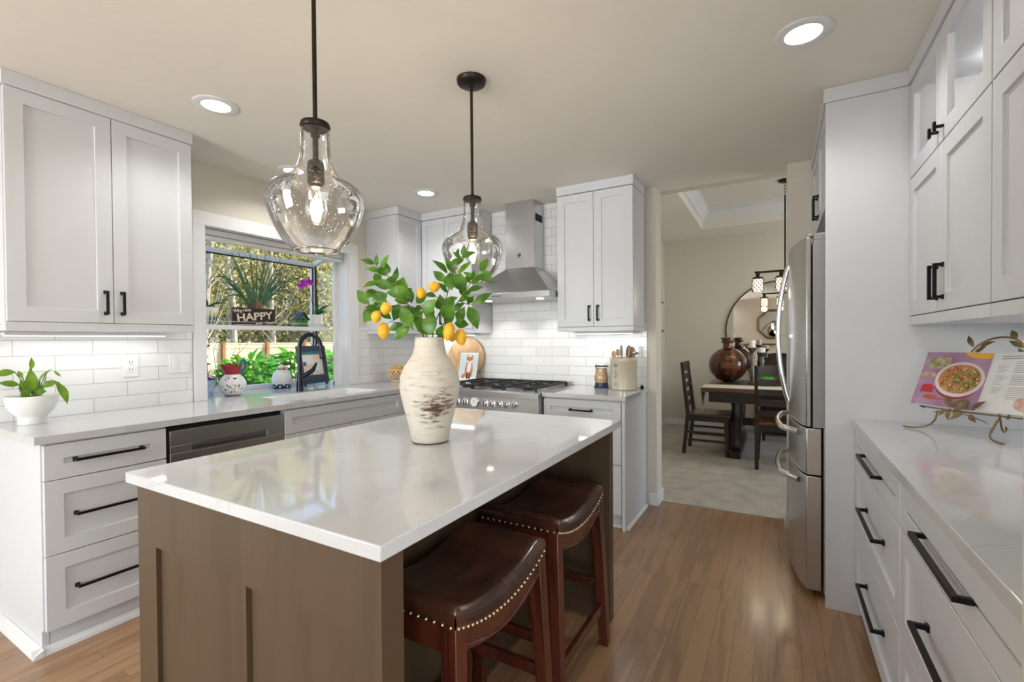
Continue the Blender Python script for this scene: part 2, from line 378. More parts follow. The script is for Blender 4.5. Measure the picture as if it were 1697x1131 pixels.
        fs = [[k, (k+1) % 4, 4+(k+1) % 4, 4+k] for k in range(4)]+[[4+k, 4+(k+1) % 4, 8+(k+1) % 4, 8+k] for k in range(4)]
        fs += [[8+k, 8+(k+1) % 4, 12+(k+1) % 4, 12+k] for k in range(4)]
        if hole: fs += [[k, (k+1) % 4, 12+(k+1) % 4, 12+k][::-1] for k in range(4)]
        else: fs += [[12, 13, 14, 15], [3, 2, 1, 0]]
        return s.add(vs, fs)
    def pull(s, c, d, L_, Wd, so=.030, th=.011):
        """square bar pull: c on the face, d along the bar, Wd outward"""
        c, d, Wd = V(c), V(d).normalized(), V(Wd).normalized(); x = d.cross(Wd)
        s.obox(c+Wd*(so-th/2), d, Wd, x, L_, th, th)
        for k in (-1, 1):
            s.obox(c+Wd*((so-th)/2)+d*k*(L_/2-th*.5), d, Wd, x, th, so-th, th)
            s.obox(c+Wd*.003+d*k*(L_/2-th*.5), d, Wd, x, th*1.5, .006, th*1.5)
        return s
    def build(s, name, mat, parent=None, bev=0, ang=32, at=None, kind=None, label=None, cat=None, group=None, seg=2, sub=0):
        me = bpy.data.meshes.new(name); o = bpy.data.objects.new(name, me)
        M = Matrix()
        if parent is not None: M = MW[parent.name]
        elif at is not None: M = Matrix.Translation(V(at))
        inv = M.inverted()
        me.from_pydata([inv @ p for p in s.v], [], s.f); me.validate()
        me.materials.append(mat); me.polygons.foreach_set('use_smooth', [True]*len(me.polygons))
        me.set_sharp_from_angle(angle=R(ang)); me.update()
        COL.objects.link(o)
        if parent is not None: o.parent = parent
        elif at is not None: o.location = at
        MW[o.name] = M
        if bev:
            b = o.modifiers.new('bevel', 'BEVEL'); b.width = bev; b.segments = seg; b.limit_method = 'ANGLE'; b.angle_limit = R(35)
        if sub:
            b = o.modifiers.new('sub', 'SUBSURF'); b.levels = sub; b.render_levels = sub
        if kind: o['kind'] = kind
        if label: o['label'] = label
        if cat: o['category'] = cat
        if group: o['group'] = group
        return o
def T(name, label, cat, loc, group=None, rz=0):
    o = bpy.data.objects.new(name, None); COL.objects.link(o); o.location = loc; o.rotation_euler = (0, 0, rz)
    o.empty_display_size = .05; o['label'] = label; o['category'] = cat
    if group: o['group'] = group
    MW[o.name] = Matrix.Translation(V(loc)) @ Matrix.Rotation(rz, 4, 'Z'); return o
def S(name, mb, mat, bev=0, **k): return mb.build(name, mat, bev=bev, kind='structure', **k)
KIDS = {}
def copy_tree(o, loc=None, rz=None, label=None, parent=None):
    c = o.copy(); COL.objects.link(c)
    if parent is not None: c.parent = parent
    if loc is not None: c.location = loc
    if rz is not None: c.rotation_euler = (0, 0, rz)
    if label: c['label'] = label
    for ch in [x for x in ALL if x.parent == o]: copy_tree(ch, parent=c)
    return c
def textmesh(txt, size, mat, M, parent, name='lettering', ext=.001, shear=0, bold=0.):
    cu = bpy.data.curves.new('t', 'FONT'); cu.body = txt; cu.size = size; cu.extrude = ext; cu.align_x = 'CENTER'; cu.align_y = 'CENTER'
    cu.shear = shear; cu.offset = bold
    t = bpy.data.objects.new('t', cu); COL.objects.link(t); dg = bpy.context.evaluated_depsgraph_get()
    me = bpy.data.meshes.new_from_object(t.evaluated_get(dg)); bpy.data.objects.remove(t)
    MI = MW[parent.name].inverted() @ M; me.transform(MI); me.materials.clear(); me.materials.append(mat)
    o = bpy.data.objects.new(name, me); COL.objects.link(o); o.parent = parent; MW[o.name] = MW[parent.name]; return o
def frameM(O, X, Y):
    X, Y = V(X).normalized(), V(Y).normalized(); Z = X.cross(Y)
    return Matrix(((X.x, Y.x, Z.x, O[0]), (X.y, Y.y, Z.y, O[1]), (X.z, Y.z, Z.z, O[2]), (0, 0, 0, 1)))

# ================================================================ SETTING
XL, YB, XR, ZC = -3.26, 3.68, .945, 2.470
ZD = 2.765
wy0, wy1, wz1 = 1.64, 2.845, 2.075                      # garden window opening
S('floor', MB().box(-3.4, -3.3, -.06, 3.4, 3.815, 0), OAK)
S('floor', MB().box(-1.6, 3.815, -.06, 3.4, 7.5, .004), CARPET)
S('ceiling', MB().box(-3.4, -3.3, ZC, 3.4, 3.83, ZC+.12), CEIL)
wl = MB().box(XL-.14, -3.3, 0, XL, wy0, ZC).box(XL-.14, wy1, 0, XL, 3.83, ZC).box(XL-.14, wy0, 0, XL, wy1, .88).box(XL-.14, wy0, wz1, XL, wy1, ZC)
wall_left = S('wall_left', wl, WALL)
bs = MB().box(XL, .60, .914, XL+.009, 1.575, 1.40).box(XL, 2.94, .914, XL+.009, YB-.009, 1.42)
bs.build('backsplash', TILEY, wall_left)
wb = MB().box(XL, YB, 0, -.815, 3.83, ZC)
wall_back = S('wall_back', wb, WALL)
MB().box(XL+.009, YB-.009, .914, -.885, YB, 1.42).box(-2.30, YB-.009, 1.42, -1.49, YB, ZC).build('backsplash', TILEX, wall_back)
S('wall_back', MB().box(.055, 3.665, 0, 3.4, 3.83, ZC), WALL)
S('wall_back', MB().box(-1.6, 3.832, ZC, 3.4, 3.93, 2.95).box(-1.6, 3.832, 0, -.815, 3.86, ZC).box(.055, 3.832, 0, 3.4, 3.86, ZC), WALL)
wall_right = S('wall_right', MB().box(XR, .895, 0, XR+.12, 3.66, ZC), WALL)
MB().box(XR-.009, .90, .914, XR, 2.66, 1.36).build('backsplash', TILEY, wall_right)
S('wall_right', MB().box(.29, .78, 0, 3.4, .893, ZC), WALL)
S('wall_right', MB().box(3.4, -3.3, 0, 3.5, .78, .35).box(3.4, -3.3, 2.3, 3.5, .78, ZC).box(3.4, -3.3, .35, 3.5, -2.5, 2.3).box(3.4, .1, .35, 3.5, .78, 2.3), WALL)
S('wall_rear', MB().box(-3.4, -3.3, 0, 3.5, -3.2, .3).box(-3.4, -3.3, 2.35, 3.5, -3.2, ZC).box(-3.4, -3.3, .3, -2.85, -3.2, 2.35).box(-1.35, -3.3, .3, .75, -3.2, 2.35).box(2.25, -3.3, .3, 3.5, -3.2, 2.35), WALL)
S('wall_rear', MB().box(-1.25, -1.35, 0, .42, -1.23, ZC), WALL)  # added unseen partition: hides rear window from round mirror, shades island end
for n_, x0 in ((2, -2.85), (3, .75)):
    S('window_%d' % n_, MB().box(x0, -3.27, .3, x0+.06, -3.21, 2.35).box(x0+1.44, -3.27, .3, x0+1.5, -3.21, 2.35).box(x0+.06, -3.27, .3, x0+1.44, -3.21, .36).box(x0+.06, -3.27, 2.29, x0+1.44, -3.21, 2.35).box(x0+.72, -3.27, .36, x0+.78, -3.21, 2.29), TRIM)
# dining room
S('wall_left', MB().box(-1.6, 3.86, 0, -1.5, 7.45, 2.95), WALL)
S('wall_back', MB().box(-1.6, 7.35, 0, 3.5, 7.45, 2.95), WALL)
S('wall_right', MB().box(3.4, 3.86, 0, 3.5, 4.4, 2.95).box(3.4, 6.6, 0, 3.5, 7.45, 2.95).box(3.4, 4.4, 0, 3.5, 6.6, .7).box(3.4, 4.4, 2.3, 3.5, 6.6, 2.95), WALL)
tx0, tx1, ty0, ty1, tz = -.877, 2.2, 4.66, 6.72, 3.02
S('ceiling', MB().box(-1.6, 3.93, ZD, tx0, 7.45, ZD+.06).box(tx1, 3.93, ZD, 3.5, 7.45, ZD+.06).box(tx0, 3.93, ZD, tx1, ty0, ZD+.06).box(tx0, ty1, ZD, tx1, 7.45, ZD+.06)
  .box(tx0-.06, ty0-.06, ZD+.06, tx0, ty1+.06, tz).box(tx1, ty0-.06, ZD+.06, tx1+.06, ty1+.06, tz).box(tx0, ty0-.06, ZD+.06, tx1, ty0, tz).box(tx0, ty1, ZD+.06, tx1, ty1+.06, tz)
  .box(tx0-.06, ty0-.06, tz, tx1+.06, ty1+.06, tz+.06), CEIL)
def crown(name, pts, mat, prof, kind='structure'):
    """closed rectangular run of moulding; prof = (inward, z) outline"""
    x0, y0, x1, y1 = pts; mb = MB(); n = len(prof)
    for d, z in prof: mb.v += [V((x0+d, y0+d, z)), V((x1-d, y0+d, z)), V((x1-d, y1-d, z)), V((x0+d, y1-d, z))]
    for i in range(n):
        for k in range(4):
            a = i*4+k; b = i*4+(k+1) % 4; c = ((i+1) % n)*4+(k+1) % 4; d = ((i+1) % n)*4+k; mb.f.append([a, b, c, d])
    return mb.build(name, mat, kind=kind)
crown('trim_1', (tx0, ty0, tx1, ty1), TRIM, [(0, 2.862), (.018, 2.862), (.022, 2.885), (.05, 2.92), (.075, 2.955), (.085, 2.965), (.085, tz), (0, tz)])
S('baseboard_left', MB().box(-1.5, 3.87, .004, -1.486, 7.336, .095), TRIM, .004)
S('baseboard_back', MB().box(-1.5, 7.336, .004, 3.4, 7.35, .095), TRIM, .004)
S('baseboard_kitchen', MB().box(-.870, 3.666, 0, -.801, 3.68, .10).box(-.815, 3.68, 0, -.801, 3.86, .10), TRIM, .004)
S('baseboard_right', MB().box(.041, 3.651, 0, .125, 3.665, .10).box(.041, 3.665, 0, .055, 3.86, .10), TRIM, .004)

# garden window in the left wall
GX = -3.70
S('window_sill', MB().box(GX-.02, wy0+.002, .882, XL-.002, wy1-.002, .912), QUARTZ)
cas = MB()
for (a, b, c, d) in ((1.583, 2.935, 2.06, 2.15), (1.583, 1.66, .915, 2.06), (2.84, 2.935, .915, 2.06)):
    cas.box(XL, a, c, XL+.018, b, d)
S('trim_2', cas, TRIM, .002)
S('trim_3', MB().box(XL-.14, wy0, .913, XL, wy0+.014, wz1).box(XL-.14, wy1-.014, .913, XL, wy1, wz1).box(XL-.14, wy0+.014, wz1-.014, XL, wy1-.014, wz1), TRIM)
wf = MB(); f = .038; zt = 1.99
ya, yb = wy0+.02, wy1-.01
def gb(x0, y0, z0, x1, y1, z1): wf.box(x0, y0, z0, x1, y1, z1)
gb(GX-.02, ya, .913, GX+.02, ya+f, zt+.02); gb(GX-.02, yb-f, .913, GX+.02, yb, zt+.02)            # outer posts
gb(GX-.02, ya+f, .913, GX+.02, yb-f, .95); gb(GX-.02, ya+f, zt-.02, GX+.02, yb-f, zt+.02)         # outer rails
for y in (ya, yb-f):
    gb(GX+.02, y, .913, XL-.14, y+f, .945); wf.beam((GX+.02, y+f/2, zt), (XL-.13, y+f/2, 2.10), f, .04)
    gb(XL-.16, y, .913, XL-.13, y+f, 2.12)
gb(XL-.165, ya+f, 2.04, XL-.125, yb-f, 2.12)
win = S('window_1', wf, TRIM, .003)
MB().add([(GX, ya+f, .95), (GX, yb-f, .95), (GX, yb-f, zt-.02), (GX, ya+f, zt-.02)], [(0, 1, 2, 3)]).add(
  [(GX+.02, yb-.015, .945), (XL-.15, yb-.015, .945), (XL-.15, yb-.015, 2.07), (GX+.02, yb-.015, zt-.01)], [(0, 1, 2, 3)]).add(
  [(GX+.02, ya+.015, .945), (XL-.15, ya+.015, .945), (XL-.15, ya+.015, 2.07), (GX+.02, ya+.015, zt-.01)], [(0, 1, 2, 3)]).add(
  [(GX, ya+f, zt+.01), (GX, yb-f, zt+.01), (XL-.15, yb-f, 2.10), (XL-.15, ya+f, 2.10)], [(0, 1, 2, 3)]).build('window_pane', GLASS, win)
wg = MB().box(GX+.02, ya+f, zt-.03, GX+.027, yb-f, zt-.02).box(GX+.021, yb-f-.008, .95, GX+.028, yb-f, zt-.02).box(GX+.03, yb-.022, .945, GX+.045, yb-.014, zt)
wg.build('window_gasket', DARKG, win)
# raised blind in the head of the window
bl = T('window_blind', 'raised white cellular blind across the top of the garden window', 'blind', (XL-.06, 2.24, 2.0))
MB().box(XL-.10, wy0+.02, 2.02, XL-.05, wy1-.02, 2.058).build('headrail', TRIM, bl, .006)
MB().box(XL-.095, wy0+.022, 1.985, XL-.055, wy1-.022, 2.012).build('bottom_rail', TRIM, bl, .005)
# glass plant shelf
sh = T('plant_shelf', 'white-fronted glass shelf holding plants across the garden window', 'shelf', (-3.54, 2.24, 1.40))
MB().box(-3.66, ya+f+.004, 1.405, -3.435, yb-f-.004, 1.413).build('shelf_panel', CLEAR, sh)
MB().box(-3.435, ya+.002, 1.385, -3.415, yb-f-.03, 1.418).build('shelf_front', TRIM, sh, .002)
for y in (ya+.045, yb-.11): MB().box(-3.67, y, 1.388, -3.436, y+.018, 1.404).build('shelf_bracket', TRIM, sh)
MB().tube([(-3.437, ya+.05, 1.445), (-3.437, yb-.10, 1.445)], .0025, 6).build('shelf_rail', CHROME, sh)

# ================================================================ CABINETRY
XP, YP, ZP = V((1, 0, 0)), V((0, 1, 0)), V((0, 0, 1)); XN, YN = -XP, -YP
def drawer_front(par, O, U, Wd, w, h, pull=.24, fr=.055, name='drawer', hz=None, hide=None):
    d = MB().shaker(O, U, Wd, w, h, .02, fr).build(name, WHITE, par, .0015)
    if pull:
        c = V(O)+V(U)*w/2+ZP*(h/2 if hz is None else hz)+V(Wd)*(.012 if hz is None else .02)
        MB().pull(c, U, pull, Wd, so=.036).build('handle', BLACK, d, .001)
    return d
def door_front(par, O, U, Wd, w, h, side=1, top=False, pull=.128, fr=.062, name='door', hinge=None, small=False):
    d = MB().shaker(O, U, Wd, w, h, .02, fr).build(name, WHITE, par, .0015)
    if pull:
        u = w-.032 if side > 0 else .032; z = h-.05-pull/2 if top else .042+pull/2
        MB().pull(V(O)+V(U)*u+ZP*z+V(Wd)*.02, ZP, pull, Wd).build('handle', BLACK, d, .001)
    return d

# ---- left run (fronts face +X)
FX = -2.638                                             # carcass face, fronts 20 mm proud
def basebox(mb, y0, y1, fx=FX): return mb.box(XL+.003, y0, .10, fx, y1, .880)
c1 = T('drawer_cabinet', 'white three-drawer base cabinet left of the dishwasher on the window wall', 'cabinet', (FX, .92, 0))
basebox(MB(), .722, 1.146).build('body', WHITE, c1)
MB().box(XL+.003, .698, .10, FX, .720, .880).box(XL+.003, .698, 0, -2.655, .720, .10).build('end_panel', WHITE, c1)
MB().box(XL+.003, .722, 0, -2.656, 1.146, .099).build('toe_kick', WHITE, c1)
MB().prism([(XL+.003, .697, 0), (XL+.003, .664, 0), (XL+.003, .668, .014), (XL+.003, .697, .030)], (.628, 0, 0)).prism([(-2.6545, .664, 0), (-2.630, .664, 0), (-2.634, .664, .014), (-2.6545, .664, .030)], (0, .482, 0)).build('shoe_moulding', TRIM, c1)
for z0, z1 in ((.725, .872), (.412, .721), (.100, .408)):
    drawer_front(c1, (FX+.001, .703, z0), YP, XP, .441, z1-z0, .25, .062)
dw = T('dishwasher', 'stainless steel dishwasher with a recessed pocket handle under the window counter', 'dishwasher', (FX, 1.46, 0))
MB().box(XL+.01, 1.15, .10, FX-.02, 1.778, .868).build('body', DARKG, dw)
MB().box(FX-.019, 1.162, .115, FX+.018, 1.770, .737).box(FX-.019, 1.162, .776, FX+.018, 1.770, .853).box(FX-.019, 1.162, .737, FX+.018, 1.262, .776).box(FX-.019, 1.668, .737, FX+.018, 1.770, .776).build('door_panel', STEELD, dw, .002)
MB().grid(lambda u, v: (FX+.016-.032*sin(pi*u), 1.263+.404*v, .738+.037*u), 8, 1).build('handle_pocket', STEELH, dw)
MB().box(XL+.01, 1.15, 0, -2.70, 1.778, .099).build('toe_kick', DARKG, dw)
c2 = T('sink_cabinet', 'grey-white sink base cabinet with one wide false drawer front below the window', 'cabinet', (FX, 2.29, 0))
MB().box(XL+.003, 1.782, .10, FX, 2.806, .640).box(FX-.02, 1.782, .64, FX, 2.806, .88).box(XL+.003, 1.782, .64, FX-.02, 1.80, .88).build('body', WHITE, c2)
drawer_front(c2, (FX+.001, 1.783, .724), YP, XP, 1.021, .148, 0, .05, name='front_panel')
for y0, sd in ((1.783, 1), (2.296, -1)): door_front(c2, (FX+.001, y0, .105), YP, XP, .508, .615, sd, True)
MB().box(XL+.003, 1.782, 0, -2.685, 2.806, .099).build('toe_kick', WHITE, c2)
c3 = T('corner_cabinet', 'narrow white base cabinet with a black pull filling the inside corner', 'cabinet', (FX, 2.94, 0))
MB().box(XL+.003, 2.81, .10, FX, YB-.003, .880).box(FX, 3.09, .10, -2.413, YB-.003, .880).build('body', WHITE, c3)
door_front(c3, (FX+.001, 2.811, .105), YP, XP, .235, .767, -1, True, .13, .05)
door_front(c3, (-2.635+.04, 3.089, .105), XP, YN, .18, .767, 1, True, .13, .045)
MB().box(XL+.003, 2.81, 0, -2.685, YB-.003, .099).box(-2.685, 3.14, 0, -2.413, YB-.003, .099).build('toe_kick', WHITE, c3)
# L-shaped countertop with a sink cut-out
cx0, cx1 = XL+.010, -2.602; sx0, sx1, sy0, sy1 = -3.10, -2.70, 1.92, 2.66
ct = T('countertop', 'L-shaped white quartz countertop along the window wall and round to the range', 'countertop', (-2.95, 2.2, .882))
z0, z1 = .8825, .914
MB().box(cx0, .672, z0, cx1, sy0, z1).box(cx0, sy1, z0, cx1, YB-.011, z1).box(cx0, sy0, z0, sx0, sy1, z1).box(sx1, sy0, z0, cx1, sy1, z1).box(cx1, 3.045, z0, -2.412, YB-.011, z1).box(GX+.03, wy0+.022, .9125, cx0, wy1-.018, .9139).build('slab', QUARTZ, ct)
sk = T('kitchen_sink', 'white undermount sink set in the counter below the window', 'sink', (-2.9, 2.29, .68))
m = MB(); q = .02
def ringpts(x0, y0, x1, y1, z): return [(x0, y0, z), (x1, y0, z), (x1, y1, z), (x0, y1, z)]
m.add(ringpts(sx0+.001, sy0+.001, sx1-.001, sy1-.001, .912)+ringpts(sx0+.004, sy0+.004, sx1-.004, sy1-.004, .880)+ringpts(sx0+.012, sy0+.012, sx1-.012, sy1-.012, .70)+ringpts(sx0+.05, sy0+.05, sx1-.05, sy1-.05, .685),
      [[a*4+k, a*4+(k+1) % 4, a*4+4+(k+1) % 4, a*4+4+k][::-1] for a in range(3) for k in range(4)]+[[12, 13, 14, 15]])
m.build('basin', WCER, sk, ang=50)
MB().cyl((-2.9, 2.29, .686), (-2.9, 2.29, .690), .042).build('drain', CHROME, sk)

# ---- range and its side cabinet (fronts face -Y)
FY = 3.092
rg = T('gas_range', 'stainless steel gas range with black cast iron grates and a row of knobs', 'stove', (-1.945, 3.4, 0))
rx0, rx1 = -2.405, -1.493
MB().box(rx0+.004, 3.075, .12, rx1-.004, YB-.012, .885).build('body', STEELD, rg, .003)
MB().box(rx0+.002, 3.005, .886, rx1-.002, YB-.014, .912).build('cooktop_deck', STEELH, rg, .003)
MB().box(rx0+.002, 3.60, .912, rx1-.002, 3.655, .945).build('rear_guard', STEELH, rg, .003)
MB().prism([(rx0+.004, 3.012, .758), (rx0+.004, 3.074, .750), (rx0+.004, 3.074, .884), (rx0+.004, 3.006, .884)], (rx1-rx0-.008, 0, 0)).build('control_panel', STEELD, rg, .002)
MB().prism([(rx0+.002, 2.998, .862), (rx0+.002, 3.006, .862), (rx0+.002, 3.006, .908), (rx0+.002, 2.998, .904)], (rx1-rx0-.004, 0, 0)).build('front_lip', STEELH, rg, .002)
MB().box(rx0+.006, 3.04, .15, rx1-.006, 3.074, .735).build('oven_door', STEELD, rg, .003)
MB().tube([(rx0+.05, 2.985, .69), (rx1-.05, 2.985, .69)], .013, 12).box(rx0+.07, 2.985, .68, rx0+.09, 3.04, .70).box(rx1-.09, 2.985, .68, rx1-.07, 3.04, .70).build('oven_handle', CHROME, rg)
for lx in (rx0+.06, rx1-.06): MB().cyl((lx, 3.14, 0), (lx, 3.14, .12), .02).build('leg', CHROME, rg)
for kx in (-2.345, -2.285, -2.225, -2.145, -1.955, -1.892, -1.828, -1.764, -1.700)[0:]:
    if kx == -2.345: continue
    MB().lathe([(.030, 0), (.030, .006), (.024, .008), (.023, .030), (.020, .034)], (kx, 3.010, .812), 24, axis=(0, -1, .05)).obox((kx, 2.974, .812), (1, 0, 0), (0, 1, 0), (0, 0, 1), .012, .012, .044).build('knob', CHROME, rg, .001)
MB().lathe([(.040, 0), (.040, .012), (.036, .015)], (-2.052, 3.011, .815), 32, axis=(0, -1, .05)).build('oven_gauge', CHROME, rg)
MB().lathe([(.034, 0), (.034, .002)], (-2.052, 2.9955, .8158), 32, axis=(0, -1, .05)).build('gauge_face', PLATE, rg)
MB().obox((-2.052, 2.992, .826), (1, 0, 0), (0, 1, 0), (0, 0, 1), .003, .001, .022).build('gauge_needle', RED, rg)
gw = (rx1-rx0-.06)/3
for gi in range(3):
    x0 = rx0+.03+gi*gw+.004; x1 = x0+gw-.008; y0, y1 = 3.03, 3.59; z = .936; g = MB(); th = .012
    for yy in (y0, (y0+y1)/2-th/2, y1-th): g.box(x0, yy, z, x1, yy+th, z+.014)
    for xx in (x0, x1-th): g.box(xx, y0+th, z, xx+th, y1-th, z+.014)
    for cy in (y0+(y1-y0)*.25, y0+(y1-y0)*.75):
        cxx = (x0+x1)/2
        for dx, dy in ((1, 0), (-1, 0), (0, 1), (0, -1)):
            g.box(cxx+dx*.035-(.006 if dx == 0 else 0), cy+dy*.035-(.006 if dy == 0 else 0), z+.001, cxx+dx*(gw/2-.012)+(.006 if dx == 0 else 0), cy+dy*.125+(.006 if dy == 0 else 0), z+.016)
    for xx in (x0, x1-th):
        for yy in (y0, y1-th): g.box(xx, yy, .913, xx+th, yy+th, z)
    g.build('grate', IRON, rg, .002)
    for cy in (y0+(y1-y0)*.25, y0+(y1-y0)*.75):
        MB().lathe([(.045, .913), (.045, .918), (.032, .922), (.034, .930), (.030, .933)], ((x0+x1)/2, cy, 0), 24).build('burner', IRON, rg)
c4 = T('drawer_cabinet', 'white base cabinet of three drawers between the range and the dining room opening', 'cabinet', (-1.19, 3.3, 0))
MB().box(-1.489, FY, .10, -.912, YB-.003, .880).build('body', WHITE, c4)
MB().box(-.910, FY-.018, 0, -.888, YB-.003, .880).build('end_panel', WHITE, c4, .001)
MB().box(-1.489, 3.145, 0, -.912, YB-.003, .099).build('toe_kick', WHITE, c4)
MB().prism([(-.887, 3.11, 0), (-.872, 3.11, 0), (-.876, 3.11, .012), (-.887, 3.11, .018)], (0, .555, 0)).prism([(-1.489, 3.144, 0), (-1.489, 3.127, 0), (-1.489, 3.13, .012), (-1.489, 3.144, .018)], (.60, 0, 0)).build('shoe_moulding', TRIM, c4)
for z0_, z1_ in ((.728, .872), (.445, .724), (.108, .441)):
    drawer_front(c4, (-1.487, FY-.001, z0_), XP, YN, .572, z1_-z0_, .165, .055)
tag = MB().box(-1.490, 3.045, .8825, -.874, YB-.011, .914).build('countertop', QUARTZ, None, .002, at=(-1.18, 3.3, .8825), label='short white quartz counter between the range and the dining room opening, under the stoneware crock', cat='countertop')

# ---- wall cabinets left
UX = -2.890
u1 = T('wall_cabinet', 'large pale grey two-door wall cabinet left of the garden window', 'cabinet', (UX, 1.05, 1.35))
MB().box(XL+.003, .664, 1.379, UX, 1.400, 2.405).build('body', WHITE, u1)
MB().box(XL+.003, .660, 1.352, UX+.022, 1.405, 1.378).box(UX, .660, 1.378, UX+.022, 1.405, 1.390).build('light_rail', WHITE, u1, .001)
MB().box(XL+.003, .660, 2.407, UX+.030, 1.405, ZC-.001).build('crown', WHITE, u1, .001)
door_front(u1, (UX+.001, .666, 1.393), YP, XP, .370, 1.012, 1, False, .115)
door_front(u1, (UX+.001, 1.039, 1.393), YP, XP, .361, 1.012, -1, False, .115)
def ucl(name, label, loc, sx, sy, p, n=1):
    t = T('under_cabinet_light', label, 'light', loc)
    MB().box(loc[0]-sx/2, loc[1]-sy/2, loc[2], loc[0]+sx/2, loc[1]+sy/2, loc[2]+.014).build('housing', TRIM, t)
    MB().box(loc[0]-sx/2+.008, loc[1]-sy/2+.008, loc[2]-.004, loc[0]+sx/2-.008, loc[1]+sy/2-.008, loc[2]).build('lens', STRIP, t)
    light('AREA', 'under_cabinet_glow', (loc[0], loc[1], loc[2]-.006), (0, 0, -1), p, (1, .985, .965), max(.02, sx-.02), max(.02, sy-.02))
ucl('', 'slim light strip under the wall cabinet left of the garden window', (-3.13, 1.04, 1.334), .06, .66, .75)
# corner wall cabinets
u2 = T('wall_cabinet', 'white L-shaped corner wall cabinet between the garden window and the range hood', 'cabinet', (-2.9, 3.35, 1.37))
MB().box(XL+.003, 3.045, 1.395, UX, YB-.011, 2.40).box(UX, 3.372, 1.395, -2.305, YB-.011, 2.40).build('body', WHITE, u2)
MB().box(XL+.003, 3.04, 1.362, UX+.022, YB-.011, 1.394).box(UX+.022, 3.350, 1.362, -2.302, YB-.011, 1.394).build('light_rail', WHITE, u2, .001)
MB().box(XL+.003, 3.036, 2.402, UX+.030, YB-.011, ZC-.001).box(UX+.030, 3.342, 2.402, -2.302, YB-.011, ZC-.001).build('crown', WHITE, u2, .001)
door_front(u2, (UX+.001, 3.050, 1.398), YP, XP, .298, 1.0, 1, False, 0, .055)
door_front(u2, (-2.866, 3.371, 1.398), XP, YN, .257, 1.0, 1, False, .115, .055)
door_front(u2, (-2.606, 3.371, 1.398), XP, YN, .298, 1.0, -1, False, .115, .055)
ucl('', 'slim light strip under the corner wall cabinet', (-2.7, 3.55, 1.345), .55, .06, .6)
u3 = T('wall_cabinet', 'white two-door wall cabinet right of the range hood', 'cabinet', (-1.19, 3.5, 1.37))
UY = 3.345
MB().box(-1.487, UY, 1.39, -.897, YB-.011, 2.40).build('body', WHITE, u3)
MB().box(-1.487, UY-.022, 1.358, -.895, YB-.011, 1.389).build('light_rail', WHITE, u3, .001)
MB().box(-1.487, UY-.030, 2.402, -.893, YB-.011, ZC-.001).build('crown', WHITE, u3, .001)
door_front(u3, (-1.485, UY-.001, 1.393), XP, YN, .292, 1.005, 1, False, .115, .06)
door_front(u3, (-1.190, UY-.001, 1.393), XP, YN, .292, 1.005, -1, False, .115, .06)
ucl('', 'slim light strip under the wall cabinet right of the range hood', (-1.19, 3.56, 1.342), .45, .06, .55)

# ---- range hood
hd = T('range_hood', 'stainless steel chimney range hood over the gas range', 'range hood', (-1.90, 3.43, 1.63))
hx0, hx1, hy0, hy1 = -2.285, -1.492, 3.19, YB-.011; kx0, kx1, ky0 = -2.035, -1.762, 3.47; zb = 1.905
m = MB().box(hx0, hy0, 1.625, hx1, hy1, 1.672); m.build('canopy_rim', STEELH, hd, .002)
m = MB(); m.add([(hx0, hy0, 1.673), (hx1, hy0, 1.673), (hx1, hy1, 1.673), (hx0, hy1, 1.673), (kx0, ky0, zb), (kx1, ky0, zb), (kx1, hy1, zb), (kx0, hy1, zb)],
      [(0, 3, 2, 1), (4, 5, 6, 7), (0, 1, 5, 4), (1, 2, 6, 5), (2, 3, 7, 6), (3, 0, 4, 7)])
m.build('canopy', STEEL, hd, .001)
MB().box(kx0, ky0, zb+.001, kx1, hy1, 2.37).box(kx0+.004, ky0+.004, 2.37, kx1-.004, hy1, ZC-.002).build('chimney', STEEL, hd, .001)
MB().box(kx1, 3.50, 2.30, kx1+.0015, 3.63, 2.36).build('chimney_vent', DARKG, hd)
MB().lathe([(.019, 0), (.019, .0015)], (-1.90, ky0-.0002, 2.015), 28, axis=(0, -1, 0)).build('emblem_disc', CHROME, hd)
mm = MB().tube([(-1.90+.016*cos(2*pi*k/24), ky0-.0022, 2.015+.016*sin(2*pi*k/24)) for k in range(24)], .0012, 5, closed=True)
mm.ell((-1.90, ky0-.0020, 2.017), (.006, .001, .005), 10, 6).obox((-1.893, ky0-.002, 2.013), (1, 0, .6), (0, 1, 0), (-.6, 0, 1), .012, .001, .003).obox((-1.907, ky0-.002, 2.013), (1, 0, -.6), (0, 1, 0), (.6, 0, 1), .012, .001, .003)
mm.build('emblem_mark', DARKG, hd)
for i in range(5): MB().cyl((-1.995+i*.018, hy0-.003, 1.648), (-1.995+i*.018, hy0, 1.648), .005, n=12).build('button', DARKG, hd)
for x in (-2.12, -1.64):
    MB().cyl((x, 3.33, 1.621), (x, 3.33, 1.625), .03).build('hood_lamp', LAMP, hd)
    light('SPOT', 'hood_lamp_beam', (x, 3.40, 1.60), (0, .25, -1), 4, (1, .95, .88), .02, spot=R(110))

